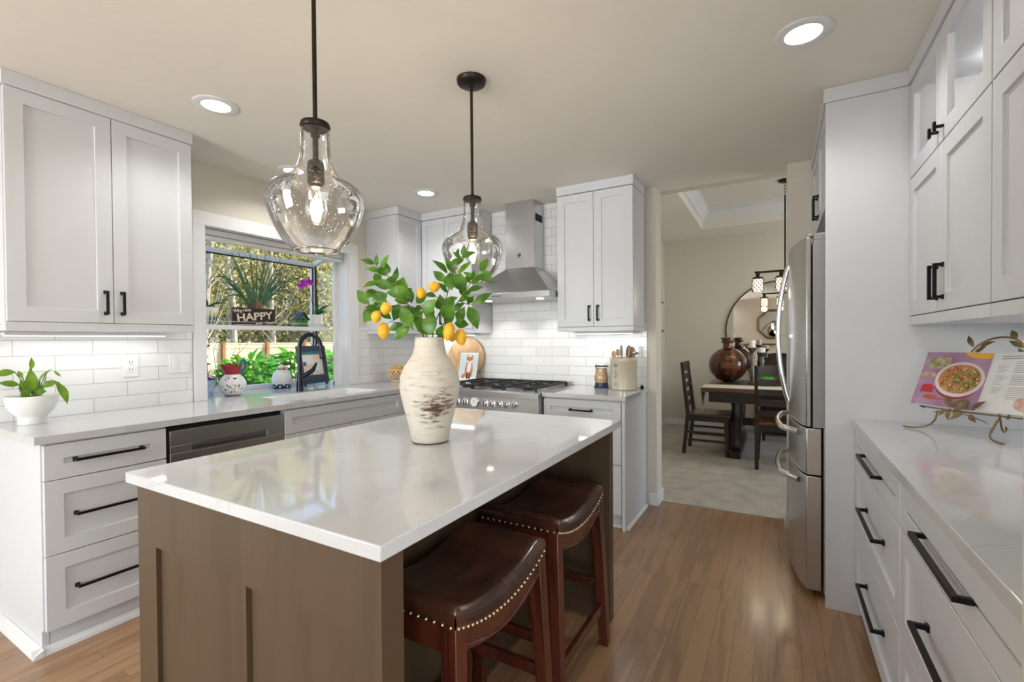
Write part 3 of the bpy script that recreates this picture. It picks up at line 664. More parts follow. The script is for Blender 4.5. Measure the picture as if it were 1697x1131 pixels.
# ---- right run (fronts face -X)
RX = .332
def rbase(y0, y1, label, hl):
    t = T('drawer_cabinet', label, 'cabinet', (RX+.02, (y0+y1)/2, 0))
    MB().box(RX, y0, .10, XR-.003, y1, .880).build('body', WHITE, t)
    MB().box(RX+.06, y0, 0, XR-.003, y1, .099).build('toe_kick', WHITE, t)
    for a, b in ((.740, .872), (.428, .736), (.106, .424)):
        o = MB().shaker((RX-.001, y1-.002, a), YN, XN, y1-y0-.004, b-a, .02, .062).build('drawer', WHITE, t, .0015)
        MB().pull((RX-.012-.0, (y0+y1)/2, (a+b)/2), YP, hl, XN, so=.040, th=.012).build('handle', BLACK, o, .001)
rbase(1.747, 2.662, 'white base cabinet of three wide drawers beside the refrigerator panel', .36)
rbase(.897, 1.743, 'white base cabinet of three wide drawers nearest the camera on the right', .34)
MB().box(.300, .897, .8825, XR-.011, 2.662, .914).build('countertop', QUARTZ, None, .002, at=(.6, 1.8, .8825), label='long white quartz countertop on the right wall, under the cookbook stand', cat='countertop')
pn = T('tall_side_panel', 'tall white floor-to-ceiling panel between the refrigerator and the right-hand counter', 'panel', (.57, 2.68, 0))
MB().box(.197, 2.665, 0, XR-.003, 2.690, 2.402).build('panel_board', WHITE, pn, .001)
MB().box(.189, 2.657, 2.403, XR-.003, 2.690, ZC-.001).build('crown', WHITE, pn, .001)
AX = .527
def glass_door(par, O, U, Wd, w, h, side):
    d = MB().shaker(O, U, Wd, w, h, .02, .062, hole=True).build('door', WHITE, par, .001)
    V0 = V(O)+V(Wd)*.008; U = V(U)
    MB().add([V0+U*.06+ZP*.06, V0+U*(w-.06)+ZP*.06, V0+U*(w-.06)+ZP*(h-.06), V0+U*.06+ZP*(h-.06)], [(0, 1, 2, 3)]).build('glass_pane', CLEAR, d)
    u = w-.03 if side > 0 else .03; c = V(O)+U*u+V(Wd)*.02+ZP*.045
    MB().obox(c+V(Wd)*.012, Wd, U, ZP, .024, .010, .010).obox(c+V(Wd)*.026, Wd, U, ZP, .009, .012, .036).build('knob', BLACK, d, .001)
ua = T('wall_cabinet', 'white wall cabinet with two glass doors above two solid doors, beside the tall panel', 'cabinet', (AX, 2.2, 1.35))
y0, y1 = 1.757, 2.662; t = .018
MB().box(AX, y0, 1.385, XR-.010, y1, 1.975).box(AX, y0, 1.975, XR-.010, y0+t, 2.398).box(AX, y1-t, 1.975, XR-.010, y1, 2.398).box(AX, y0+t, 2.38, XR-.010, y1-t, 2.398).box(XR-.022, y0+t, 1.975, XR-.010, y1-t, 2.38).build('body', WHITE, ua)
MB().box(AX-.022, y0, 1.347, XR-.010, y1, 1.384).build('light_rail', WHITE, ua, .001)
MB().box(AX-.030, y0, 2.402, XR-.010, y1-.006, ZC-.001).build('crown', WHITE, ua, .001)
dwid = (y1-y0-.009)/2
door_front(ua, (AX-.001, y1-.002, 1.388), YN, XN, dwid, .596, 1, False, .125, .062)
door_front(ua, (AX-.001, y1-.005-dwid, 1.388), YN, XN, dwid, .596, -1, False, .125, .062)
glass_door(ua, (AX-.001, y1-.002, 1.990), YN, XN, dwid, .408, 1)
glass_door(ua, (AX-.001, y1-.005-dwid, 1.990), YN, XN, dwid, .408, -1)
MB().cyl((.74, 2.02, 2.372), (.74, 2.02, 2.379), .035).build('puck_light', LAMP, ua)
MB().cyl((.74, 2.45, 2.372), (.74, 2.45, 2.379), .035).build('puck_light', LAMP, ua)
light('POINT', 'cabinet_puck', (.74, 2.02, 2.35), (0, 0, -1), .7, (1, .97, .93), .03)
light('POINT', 'cabinet_puck', (.74, 2.45, 2.35), (0, 0, -1), .7, (1, .97, .93), .03)
ub = T('wall_cabinet', 'white wall cabinet with solid doors only, at the right edge of the view', 'cabinet', (AX, 1.3, 1.35))
MB().box(AX, .897, 1.385, XR-.010, 1.753, 2.398).build('body', WHITE, ub)
MB().box(AX-.022, .897, 1.347, XR-.010, 1.753, 1.384).build('light_rail', WHITE, ub, .001)
MB().box(AX-.030, .897, 2.402, XR-.010, 1.753, ZC-.001).build('crown', WHITE, ub, .001)
w2 = .425
for k, sd in ((0, 1), (1, -1)):
    door_front(ub, (AX-.001, 1.751-k*(w2+.003), 1.388), YN, XN, w2, .596, sd, False, .125)
    door_front(ub, (AX-.001, 1.751-k*(w2+.003), 1.990), YN, XN, w2, .408, sd, False, 0)
ucl('', 'slim light strip under the right-hand wall cabinets', (.84, 1.9, 1.331), .06, 1.2, 1.1)
uf = T('wall_cabinet', 'white deep cabinet above the refrigerator', 'cabinet', (.22, 3.17, 1.93))
MB().box(.222, 2.693, 1.925, XR-.003, 3.655, 2.40).build('body', WHITE, uf)
MB().box(.192, 2.693, 2.402, XR-.003, 3.655, ZC-.001).build('crown', WHITE, uf, .001)
door_front(uf, (.221, 3.652, 1.930), YN, XN, .476, .468, 1, False, .125)
door_front(uf, (.221, 3.173, 1.930), YN, XN, .476, .468, -1, False, .125)

# ---- refrigerator
fr = T('refrigerator', 'stainless steel french-door refrigerator with two freezer drawers and bowed handles', 'refrigerator', (.5, 3.17, 0))
fy0, fy1 = 2.722, 3.618; fx = .195
MB().box(.150, fy0+.003, .850, .90, fy1-.003, 1.775).box(fx, fy0+.004, .03, .90, fy1-.004, .849).build('body', SIDEG, fr, .003)
def bulge(y): u = (y-fy0)/(fy1-fy0); return .122-.066*(1-(2*u-1)**2)**.85
def fdoor(y0, y1, z0, z1, name='door', fx=.187):
    n = 14; pts = [(bulge(y0+(y1-y0)*i/n), y0+(y1-y0)*i/n, z0) for i in range(n+1)]+[(fx, y1, z0), (fx, y0, z0)]
    return MB().prism(pts, (0, 0, z1-z0)).build(name, STEEL, fr, .004, ang=25)
ym = (fy0+fy1)/2
d1 = fdoor(fy0, ym-.002, .855, 1.792, fx=.143); d2 = fdoor(ym+.002, fy1, .855, 1.792, fx=.143)
e1 = fdoor(fy0, fy1, .617, .847, 'freezer_drawer'); e2 = fdoor(fy0, fy1, .045, .609, 'freezer_drawer')
for d, yy in ((d1, ym-.035), (d2, ym+.035)):
    pts = []; rr = []
    for i in range(17):
        u = i/16; pts.append((.054-.052*sin(pi*u)**.8, yy, .93+.78*u)); rr.append(.0125)
    MB().tube(pts, .0135, 12).box(.012, yy-.006, 1.30, .05, yy+.006, 1.312).build('handle', CHROME, d)
for d, zz in ((e1, .815), (e2, .570)):
    pts = []
    for i in range(19):
        u = i/18; y = fy0+.07+(fy1-fy0-.14)*u; pts.append((bulge(y)-.004-.052*min(1, sin(pi*u)*2.2), y, zz-.0))
    m = MB()
    for a, b in zip(pts[:-1], pts[1:]): pass
    m.tube(pts, .015, 12).build('handle', CHROME, d)
MB().box(.125, fy0+.006, 1.793, .152, fy0+.06, 1.808).box(.152, fy0+.006, 1.776, .30, fy0+.06, 1.808).build('hinge_cover', STEELD, fr, .003)
for y in (fy0+.08, fy1-.08): MB().cyl((.3, y, 0), (.3, y, .03), .02).build('foot', DARKG, fr)
MB().cyl((.8, ym, 0), (.8, ym, .03), .02).build('foot', DARKG, fr)

# ---- island
il = T('kitchen_island', 'brown stained wood kitchen island with panelled ends and a seating recess', 'kitchen island', (-1.14, 1.38, 0))
iy0, iy1 = .640, 2.105; ix0, ix1 = -1.637, -.655
MB().box(ix0+.004, iy0+.062, 0, -.985, iy1-.052, .880).build('body', ISL, il, .001)
m = MB(); w = ix1-ix0; P0 = ix0
# near end panel with two recessed fields
vs = []; cols = [0, .105, .47, .54, .905, w]; rows = [0, .14, .713, .880]
m.box(ix0, iy0+.012, 0, ix1, iy0+.060, .880)
m.box(ix0, iy0, 0, P0+cols[1], iy0+.0121, .880).box(P0+cols[4], iy0, 0, ix1, iy0+.0121, .880).box(P0+cols[1], iy0, 0, P0+cols[4], iy0+.0121, .14).box(P0+cols[1], iy0, .713, P0+cols[4], iy0+.0121, .880).box(P0+cols[2], iy0, .14, P0+cols[3], iy0+.0121, .713)
m.build('end_panel', ISL, il)
MB().box(ix0, iy1-.050, 0, ix1-.01, iy1, .880).build('end_panel', ISL, il, .001)
MB().prism([(-.984, iy0+.062, 0), (-.968, iy0+.062, 0), (-.972, iy0+.062, .012), (-.984, iy0+.062, .018)], (0, iy1-iy0-.114, 0)).build('shoe_moulding', ISL, il)
MB().box(-1.668, .622, .8825, -.638, 2.140, .914).build('island_countertop', QUARTZ, None, .003, at=(-1.15, 1.37, .8825), label='large polished white quartz slab on the brown kitchen island', cat='countertop')

# ================================================================ LIGHT FITTINGS
def downlight(x, y, label, p=16):
    t = T('recessed_light', label, 'ceiling light', (x, y, ZC), 'recessed ceiling lights')
    MB().lathe([(.062, -.001), (.064, -.006), (.092, -.007), (.099, -.004), (.099, -.0005)], (x, y, ZC), 48, False, False).build('trim_ring', TRIM, t, ang=60)
    MB().lathe([(.0615, -.003), (.060, -.0025)], (x, y, ZC), 40, True, True).build('lens', LAMP, t)
    light('SPOT', 'downlight_beam', (x, y, ZC-.02), (0, 0, -1), p, (1, .985, .96), .06, spot=R(150))
downlight(-2.417, 1.297, 'recessed white ceiling light in front of the two-door wall cabinet at left')
downlight(-2.427, 2.895, 'recessed white ceiling light in front of the corner wall cabinet')
downlight(-2.886, 2.052, 'recessed white ceiling light above the sink, half behind the nearer pendant')
downlight(.086, 2.134, 'large recessed white ceiling light at right, before the refrigerator panel')
for x, y in ((-1.6, -1.0), (.6, -1.2), (2.2, -1.2), (-.4, -2.3)):
    light('SPOT', 'downlight_beam', (x, y, ZC-.02), (0, 0, -1), 16, (1, .985, .96), .06, spot=R(150))  # added spots behind the camera, unseen and without fittings, for extra light

def pendant(x, y, label):
    t = T('pendant_light', label, 'pendant light', (x, y, ZC), 'clear glass pendants over the island')
    MB().lathe([(.006, -.030), (.052, -.026), (.064, -.018), (.066, -.001)], (x, y, ZC), 40).build('canopy', BRONZE, t, ang=50)
    MB().cyl((x, y, 1.945), (x, y, ZC-.028), .0065, n=12).build('rod', BRONZE, t)
    MB().lathe([(.009, 1.953), (.012, 1.944), (.040, 1.940), (.043, 1.930), (.041, 1.925), (.010, 1.925)], (x, y, 0), 36).build('cap', BRONZE, t, ang=40)
    MB().lathe([(.012, 1.924), (.013, 1.90), (.008, 1.898), (.008, 1.835), (.022, 1.825), (.024, 1.815), (.024, 1.762), (.019, 1.758), (.019, 1.750)][::-1], (x, y, 0), 28).build('socket', BRONZE, t, ang=40)
    prof = [(.036, 1.9245), (.040, 1.922), (.0405, 1.90), (.041, 1.86), (.045, 1.832), (.053, 1.808), (.065, 1.788), (.078, 1.776), (.096, 1.766), (.114, 1.755), (.128, 1.742), (.1365, 1.724), (.1380, 1.704), (.134, 1.682), (.125, 1.655), (.112, 1.625), (.097, 1.598), (.080, 1.577), (.067, 1.566), (.062, 1.563)]
    o = MB().lathe(prof[::-1], (x, y, 0), 56, False, False).build('glass_shade', PGLASS, t, ang=180)
    MB().tube([(x+.0615*cos(2*pi*k/40), y+.0615*sin(2*pi*k/40), 1.563) for k in range(40)], .0026, 8, closed=True).build('glass_rim', RGLASS, t)
    b = MB().lathe([(.004, 1.640), (.018, 1.645), (.029, 1.662), (.032, 1.685), (.029, 1.712), (.020, 1.735), (.015, 1.750)], (x, y, 0), 28, True, False).build('bulb', CLEAR, t, ang=180)
    pts = [(x+.0105*cos(k*1.3)*(.6+.4*sin(k*.13)), y+.0105*sin(k*1.3)*(.6+.4*sin(k*.13)), 1.663+.0019*k) for k in range(34)]
    MB().tube(pts, .0016, 5).build('filament', FILA, b)
    light('POINT', 'bulb_glow', (x, y, 1.70), (0, 0, -1), 3.5, (1, .85, .62), .02)
pendant(-1.190, .92, 'nearer and larger-looking of the two clear glass pendants, in front of the window')
pendant(-1.199, 1.751, 'farther of the two clear glass pendants, in front of the range hood')

# ================================================================ STOOLS
def stool(cx, cy, label):
    t = T('bar_stool', label, 'bar stool', (cx, cy, 0), 'saddle-seat leather stools at the island')
    hw, hl = .155, .232                                # half width (x), half length (y)
    def sad(v): return .050*(2*v-1)**2                 # dip along the length
    zt = .634
    def top(u, v):
        a, b = 2*u-1, 2*v-1
        e = (1-abs(a)**8)**.5 if abs(a) < 1 else 0; g = (1-abs(b)**10)**.5 if abs(b) < 1 else 0
        crease = .0035*sin(9*a+5*b*b)*math.exp(-((b+.1)*2.4)**2)*(1-a*a)
        return (cx+a*hw, cy+b*hl, zt-.012+sad(v)+.022*min(e, g)+.006*(1-a*a)+crease)
    n = 30; m = MB().grid(top, n, n)
    # side skirt of the cushion
    for side in range(4):
        def sk(u, v, s_=side):
            if s_ == 0: a, b = -1, 2*u-1
            elif s_ == 1: a, b = 1, 1-2*u
            elif s_ == 2: a, b = 1-2*u, -1
            else: a, b = 2*u-1, 1
            vv = (b+1)/2; o = .004*sin(pi*v)
            return (cx+a*hw+(a*o if abs(a) == 1 and s_ < 2 else 0), cy+b*hl+(b*o if s_ > 1 else 0), zt-.012+sad(vv)-.034*v)
        m.grid(lambda u, v: sk(1-u, v), n, 3)
    m.build('seat_cushion', LEATHER, t, ang=70)
    # curved aprons
    for sx in (-1, 1):
        mm = MB(); k = 20; x0 = cx+sx*(hw-.004); x1 = cx+sx*(hw-.026)
        def pr(v, hi, x): y = cy+(2*v-1)*(hl-.006); return (x, y, (zt-.047+sad(v)) if hi else (zt-.100+sad(v)*.95))
        for i in range(k):
            a, b = i/k, (i+1)/k
            mm.add([pr(a, 0, x0), pr(b, 0, x0), pr(b, 1, x0), pr(a, 1, x0), pr(a, 0, x1), pr(b, 0, x1), pr(b, 1, x1), pr(a, 1, x1)],
                   [(0, 1, 2, 3), (7, 6, 5, 4), (4, 5, 1, 0), (3, 2, 6, 7)])
        mm.build('side_apron', CHERRY, t, ang=40)
        MB().tube([(cx+sx*(hw-.003), cy+(2*v-1)*(hl-.042), zt-.098+sad(v)*.95) for v in [i/20 for i in range(21)]], .0042, 8).build('apron_bead', CHERRY, t)
    for sy in (-1, 1): MB().box(cx-hw+.028, cy+sy*(hl-.004), zt-.062, cx+hw-.028, cy+sy*(hl-.024), zt+.000).build('end_apron', CHERRY, t, .001)
    for sx in (-1, 1):
        for sy in (-1, 1):
            o = MB().beam((cx+sx*(hw+.006), cy+sy*(hl+.006), 0), (cx+sx*(hw-.021), cy+sy*(hl-.021), zt+.004), .038, .038, (0, 1, 0), .044, .044).build('leg', CHERRY, t, .002)
    zs = .20
    for sx in (-1, 1): MB().beam((cx+sx*(hw-.002), cy-hl+.012, .17), (cx+sx*(hw-.002), cy+hl-.012, .17), .020, .036).build('stretcher', CHERRY, t, .002)
    for sy in (-1, 1): MB().beam((cx-hw+.015, cy+sy*(hl-.006), .26), (cx+hw-.015, cy+sy*(hl-.006), .26), .020, .036).build('stretcher', CHERRY, t, .002)
    # brass nail heads, each its own part
    nails = []
    for i in range(25):
        v = (i+.5)/25; z = zt-.041+sad(v)
        for sx in (-1, 1): nails.append((cx+sx*(hw+.0022), cy+(2*v-1)*hl, z))
    for i in range(13):
        u = (i+.5)/13
        for sy in (-1, 1): nails.append((cx+(2*u-1)*hw, cy+sy*(hl+.0022), zt-.041+.050))
    first = None
    for p in nails:
        if first is None:
            first = MB().ell(p, (.0046, .0046, .0046), 10, 6).build('nail_head', BRASS, t); fp = V(p)
        else:
            c = first.copy(); COL.objects.link(c); c.location = V(p)-fp
    return t
stool(-.786, 1.072, 'nearer brown leather saddle stool with brass nail heads, at the island corner')
stool(-.800, 1.662, 'farther brown leather saddle stool with brass nail heads, beside the far island panel')

# ================================================================ VASE AND LEMON BRANCHES
vx, vy, vz = -1.140, 1.372, .9145
t = T('vase', 'tall weathered cream clay vase with a dark worn patch on the island', 'vase', (vx, vy, vz))
prof = [(.058, 0), (.063, .004), (.066, .02), (.076, .07), (.090, .13), (.101, .18), (.105, .215), (.102, .25), (.090, .285), (.070, .315), (.058, .335), (.054, .355), (.050, .385), (.051, .397), (.048, .398), (.045, .385), (.048, .35), (.06, .31), (.07, .25)]
prof = [(r*1.07, z*.985) for r, z in prof]
MB().lathe([(r, z+vz) for r, z in prof], (vx, vy, 0), 64, True, True).build('vase_body', VASE, t, ang=60)
MB().lathe([(.0625, 0), (.0680, .0035), (.0680, .0055), (.062, .006)], (vx, vy, vz-.0003), 64).build('foot_ring', CLAYR, t)
pa = V((vx-.012, vy-.1, vz+.262)); dd = V((vx, vy, 0))-V((0, 0, 0)); dd.normalize()
sd = V((-dd.y, dd.x, 0)); c0 = V((vx, vy, vz+.266))-dd*.0965-sd*0.0
hd_ = MB()
for k in range(9): pass
for k in range(8):
    a0 = -.33+k*.075; a1 = a0+.075; q = [V((vx, vy, 0))+(-dd*cos(a)-sd*sin(a))*(.1065) for a in (a0, a1)]
    hd_.beam(q[0]+ZP*(vz+.262), q[1]+ZP*(vz+.264), .007, .011)
hd_.build('lug_handle', VASE, t, .001)
LEAVES = [
    (0, (-1.311, 1.267, 1.583), (-1.34, 1.224, 1.596), 0.017),
    (0, (-1.32, 1.287, 1.578), (-1.323, 1.287, 1.625), 0.013),
    (0, (-1.282, 1.266, 1.556), (-1.316, 1.228, 1.562), 0.017),
    (0, (-1.285, 1.289, 1.542), (-1.284, 1.298, 1.591), 0.031),
    (0, (-1.281, 1.332, 1.517), (-1.274, 1.347, 1.581), 0.017),
    (0, (-1.24, 1.326, 1.484), (-1.212, 1.315, 1.533), 0.036),
    (0, (-1.281, 1.254, 1.507), (-1.302, 1.198, 1.488), 0.018),
    (0, (-1.311, 1.294, 1.513), (-1.341, 1.295, 1.556), 0.024),
    (0, (-1.259, 1.311, 1.498), (-1.314, 1.247, 1.514), 0.028),
    (1, (-1.288, 1.26, 1.478), (-1.32, 1.214, 1.45), 0.028),
    (1, (-1.328, 1.254, 1.431), (-1.384, 1.246, 1.489), 0.029),
    (1, (-1.327, 1.28, 1.42), (-1.358, 1.253, 1.362), 0.035),
    (0, (-1.169, 1.307, 1.466), (-1.254, 1.263, 1.472), 0.038),
    (1, (-1.248, 1.267, 1.465), (-1.292, 1.23, 1.44), 0.033),
    (1, (-1.223, 1.302, 1.432), (-1.246, 1.293, 1.368), 0.031),
    (1, (-1.19, 1.276, 1.419), (-1.144, 1.287, 1.333), 0.035),
    (1, (-1.181, 1.309, 1.344), (-1.233, 1.278, 1.297), 0.032),
    (1, (-1.253, 1.354, 1.36), (-1.312, 1.334, 1.335), 0.025),
    (1, (-1.326, 1.307, 1.406), (-1.295, 1.335, 1.378), 0.021),
    (1, (-1.264, 1.358, 1.425), (-1.23, 1.405, 1.405), 0.022),
    (2, (-1.155, 1.435, 1.465), (-1.203, 1.409, 1.471), 0.024),
    (2, (-1.14, 1.343, 1.391), (-1.089, 1.352, 1.447), 0.038),
    (2, (-1.105, 1.334, 1.312), (-1.106, 1.353, 1.404), 0.045),
    (2, (-1.186, 1.396, 1.323), (-1.222, 1.374, 1.398), 0.035),
    (2, (-1.174, 1.445, 1.442), (-1.132, 1.464, 1.425), 0.028),
    (2, (-1.088, 1.387, 1.38), (-1.037, 1.392, 1.439), 0.043),
    (3, (-1.103, 1.4, 1.351), (-1.119, 1.415, 1.299), 0.029),
    (2, (-1.103, 1.439, 1.552), (-1.147, 1.4, 1.602), 0.025),
    (2, (-1.12, 1.45, 1.522), (-1.167, 1.429, 1.567), 0.025),
    (2, (-1.079, 1.432, 1.486), (-1.098, 1.446, 1.558), 0.038),
    (2, (-1.056, 1.412, 1.535), (-1.03, 1.45, 1.48), 0.040),
    (3, (-1.087, 1.491, 1.618), (-1.134, 1.485, 1.574), 0.021),
    (3, (-1.055, 1.478, 1.615), (-1.05, 1.474, 1.667), 0.017),
    (3, (-1.08, 1.496, 1.606), (-1.117, 1.489, 1.647), 0.017),
    (3, (-1.073, 1.463, 1.549), (-1.029, 1.495, 1.6), 0.018),
    (3, (-1.001, 1.522, 1.556), (-0.996, 1.56, 1.618), 0.025),
    (3, (-1.006, 1.48, 1.537), (-0.954, 1.552, 1.516), 0.026),
    (3, (-1.021, 1.506, 1.543), (-0.954, 1.53, 1.556), 0.021),
    (3, (-1.037, 1.519, 1.544), (-1.022, 1.503, 1.567), 0.014),
    (3, (-1.017, 1.483, 1.43), (-0.949, 1.517, 1.477), 0.025),
    (3, (-1.058, 1.501, 1.489), (-1.022, 1.567, 1.508), 0.017),
    (3, (-1.019, 1.456, 1.423), (-0.99, 1.475, 1.335), 0.036),
    (3, (-1.062, 1.511, 1.436), (-1.047, 1.533, 1.47), 0.018),
    (3, (-1.082, 1.482, 1.449), (-1.041, 1.5, 1.464), 0.017),
    (3, (-1.102, 1.478, 1.362), (-1.058, 1.515, 1.356), 0.031),
    (3, (-1.059, 1.449, 1.36), (-1.037, 1.458, 1.424), 0.032),
    (0, (-1.261, 1.374, 1.441), (-1.235, 1.383, 1.493), 0.031),
    (3, (-1.052, 1.532, 1.54), (-1.083, 1.514, 1.531), 0.021),
    (2, (-1.234, 1.408, 1.442), (-1.207, 1.437, 1.478), 0.028),
    (1, (-1.222, 1.419, 1.363), (-1.271, 1.41, 1.435), 0.032),
    (3, (-1.147, 1.48, 1.354), (-1.126, 1.511, 1.408), 0.031),
    (2, (-1.154, 1.474, 1.407), (-1.18, 1.487, 1.481), 0.032),
    (0, (-1.302, 1.314, 1.529), (-1.284, 1.356, 1.515), 0.028),
    (1, (-1.326, 1.32, 1.462), (-1.374, 1.319, 1.408), 0.025),
    (0, (-1.254, 1.405, 1.443), (-1.281, 1.396, 1.515), 0.028),
    (3, (-1.092, 1.525, 1.47), (-1.09, 1.501, 1.53), 0.024),
    (2, (-1.15, 1.4, 1.369), (-1.176, 1.406, 1.448), 0.032),
    (1, (-1.144, 1.366, 1.318), (-1.194, 1.361, 1.361), 0.028),
]
LEMONS = [
    (1, (-1.239, 1.249, 1.413), 0.017, 0.020),
    (1, (-1.273, 1.234, 1.383), 0.016, 0.019),
    (1, (-1.268, 1.264, 1.333), 0.019, 0.027),
    (2, (-1.161, 1.352, 1.473), 0.016, 0.018),
    (2, (-1.117, 1.375, 1.496), 0.018, 0.017),
    (2, (-1.225, 1.403, 1.378), 0.016, 0.021),
    (3, (-1.058, 1.385, 1.329), 0.019, 0.029),
    (3, (-1.042, 1.437, 1.308), 0.019, 0.027),
    (3, (-1.108, 1.473, 1.309), 0.014, 0.017),
]
STEMS = [
    (0, [(-1.157, 1.394, 1.267), (-1.173, 1.381, 1.361), (-1.234, 1.344, 1.447), (-1.268, 1.303, 1.53), (-1.311, 1.267, 1.583)], 0.0030),
    (0, [(-1.268, 1.303, 1.53), (-1.295, 1.268, 1.511)], 0.0018),
    (1, [(-1.161, 1.391, 1.267), (-1.196, 1.388, 1.336), (-1.237, 1.329, 1.424), (-1.304, 1.286, 1.412), (-1.328, 1.254, 1.431)], 0.0030),
    (1, [(-1.328, 1.254, 1.431), (-1.343, 1.242, 1.415), (-1.342, 1.242, 1.39)], 0.0018),
    (1, [(-1.237, 1.329, 1.422), (-1.284, 1.277, 1.402), (-1.28, 1.241, 1.392)], 0.0018),
    (1, [(-1.215, 1.347, 1.346), (-1.269, 1.302, 1.369), (-1.273, 1.273, 1.352)], 0.0018),
    (2, [(-1.154, 1.397, 1.266), (-1.143, 1.405, 1.361), (-1.11, 1.433, 1.447), (-1.091, 1.449, 1.542), (-1.069, 1.466, 1.613), (-1.055, 1.478, 1.615)], 0.0030),
    (2, [(-1.117, 1.427, 1.438), (-1.136, 1.411, 1.462), (-1.172, 1.382, 1.472)], 0.0018),
    (3, [(-1.151, 1.399, 1.266), (-1.114, 1.43, 1.361), (-1.07, 1.465, 1.447), (-1.03, 1.499, 1.526), (-1.001, 1.522, 1.556)], 0.0030),
    (3, [(-1.07, 1.465, 1.447), (-1.044, 1.487, 1.434), (-1.027, 1.501, 1.432)], 0.0018),
    (3, [(-1.117, 1.427, 1.352), (-1.079, 1.419, 1.351)], 0.0018),
    (3, [(-1.091, 1.449, 1.546), (-1.068, 1.494, 1.615)], 0.0018),
]

BN = ['lemon branch leaning left out of the clay vase, reaching toward the window', 'low lemon branch drooping left over the shoulder of the clay vase, with three lemons',
      'short leafy lemon sprig in the middle of the clay vase', 'tall lemon branch leaning right out of the clay vase, with two large lemons']
for b in range(4):
    t = T('lemon_branch', BN[b], 'branch', (vx, vy, 1.2), 'lemon branches in the clay vase')
    m = MB()
    for bb, pts, r in STEMS:
        if bb == b: m.tube(pts, [r*(1-.5*i/(len(pts)-1)) for i in range(len(pts))], 7)
    m.build('stem', STEM, t)
    m = MB()
    for bb, a, c, w in LEAVES:
        if bb == b:
            nr = (-dd+V((random.uniform(-.5, .5), random.uniform(-.5, .5), random.uniform(.1, .7)))).normalized()
            m.leaf(a, c, w*1.38, nr, random.uniform(.05, .14), 8, .22)
    for bb, pts, r in STEMS:                            # smaller leaves set alternately along each stem
        if bb == b and len(pts) > 3:
            for k in range(7):
                u = (.38+.085*k)*(len(pts)-1); i = min(int(u), len(pts)-2); p = V(pts[i]).lerp(V(pts[i+1]), u-i); d = (V(pts[i+1])-V(pts[i])).normalized()
                sd2 = (sd if k % 2 else -sd)*random.uniform(.5, 1)+dd*random.uniform(-.7, .7)
                m.leaf(p, p+(d*.6+sd2+ZP*random.uniform(-.3, .5)).normalized()*random.uniform(.045, .070), random.uniform(.022, .030), (-dd+V((random.uniform(-.5, .5), random.uniform(-.5, .5), .4))).normalized(), .10, 8, .22)
    m.build('foliage', LEAF, t, ang=60)
    for bb, c, rx, rz in LEMONS:
        if bb == b:
            c = V(c); rx *= 1.18; rz *= 1.15; m = MB(); prof = [(0.0006, -rz*1.12), (rx*.16, -rz*1.04), (rx*.52, -rz*.86), (rx*.88, -rz*.45), (rx, 0), (rx*.9, rz*.45), (rx*.55, rz*.83), (rx*.15, rz)]
            m.lathe(prof, c, 24, axis=(random.uniform(-.3, .3), random.uniform(-.3, .3), 1)).build('lemon', LEMON, t, ang=80)

# ================================================================ LEFT COUNTER
px_, py_ = -3.075, .79
t = T('potted_plant', 'small leafy green plant in a white footed bowl on the left counter', 'potted plant', (px_, py_, .9145))
MB().lathe([(.050, 0), (.052, .004), (.050, .030), (.056, .040), (.074, .058), (.088, .088), (.092, .118), (.092, .134), (.088, .135), (.084, .118)], (px_, py_, .9145), 56, True, True).build('pot', WCER, t, ang=50)
MB().lathe([(.0875, .124), (.05, .129), (.001, .131)], (px_, py_, .9145), 32, False, True).build('soil', SOIL, t)
m = MB(); ms = MB(); ru = V((.25, .968, 0)); rf = V((.968, -.25, 0))
def PQ(u, v, d=0): return V((px_, py_, 1.048))+ru*u+ZP*v+rf*d
# (stem points) then leaf base, tip, width
for st, la, lb, w in (([(0, -.02), (.0, .13)], (.0, .125), (.0, .185), .020), ([(.002, -.02), (-.002, .03)], (-.004, .02), (-.004, .135), .046), ([(.01, -.02), (.004, .02)], (.006, .0), (.012, .095), .040),
    ([(-.01, -.02), (-.03, .07), (-.055, .118)], (-.052, .118), (-.125, .100), .034), ([(-.005, -.02), (-.045, .06)], (-.040, .055), (-.110, .070), .030), ([(-.02, -.02), (-.022, .01)], (-.02, .0), (-.038, .075), .036),
    ([(.015, -.02), (.03, .045)], (.028, .04), (.098, .058), .034), ([(.02, -.02), (.05, .085), (.085, .060)], (.082, .062), (.122, -.055), .036), ([(.01, -.02), (.03, .08)], (.022, .065), (.070, .125), .014),
    ([(.01, 0), (.05, .10)], (.075, .115), (.100, .085), .012), ([(.0, -.02), (.02, .02)], (.014, .0), (.036, .050), .034), ([(-.01, -.02), (-.02, .0)], (-.012, -.005), (-.034, .030), .040), ([(.01, -.02), (.02, .03)], (.018, .01), (.050, .02), .034), ([(-.002, -.02), (-.03, .09)], (-.030, .085), (-.045, .120), .018)):
    d_ = random.uniform(-.03, .045); n_ = len(st)
    ms.tube([PQ(u, v, d_*k/n_) for k, (u, v) in enumerate(st)], .0020, 6)
    m.leaf(PQ(*la, d_), PQ(*lb, d_+random.uniform(-.02, .03)), w, (rf+ZP*random.uniform(.1, .8)+ru*random.uniform(-.3, .3)), .13, 8, .25)
m.build('foliage', leafmat('fresh_leaf', (.20, .36, .03), (.05, .17, .02)), t, ang=60); ms.build('stem', STEM, t)

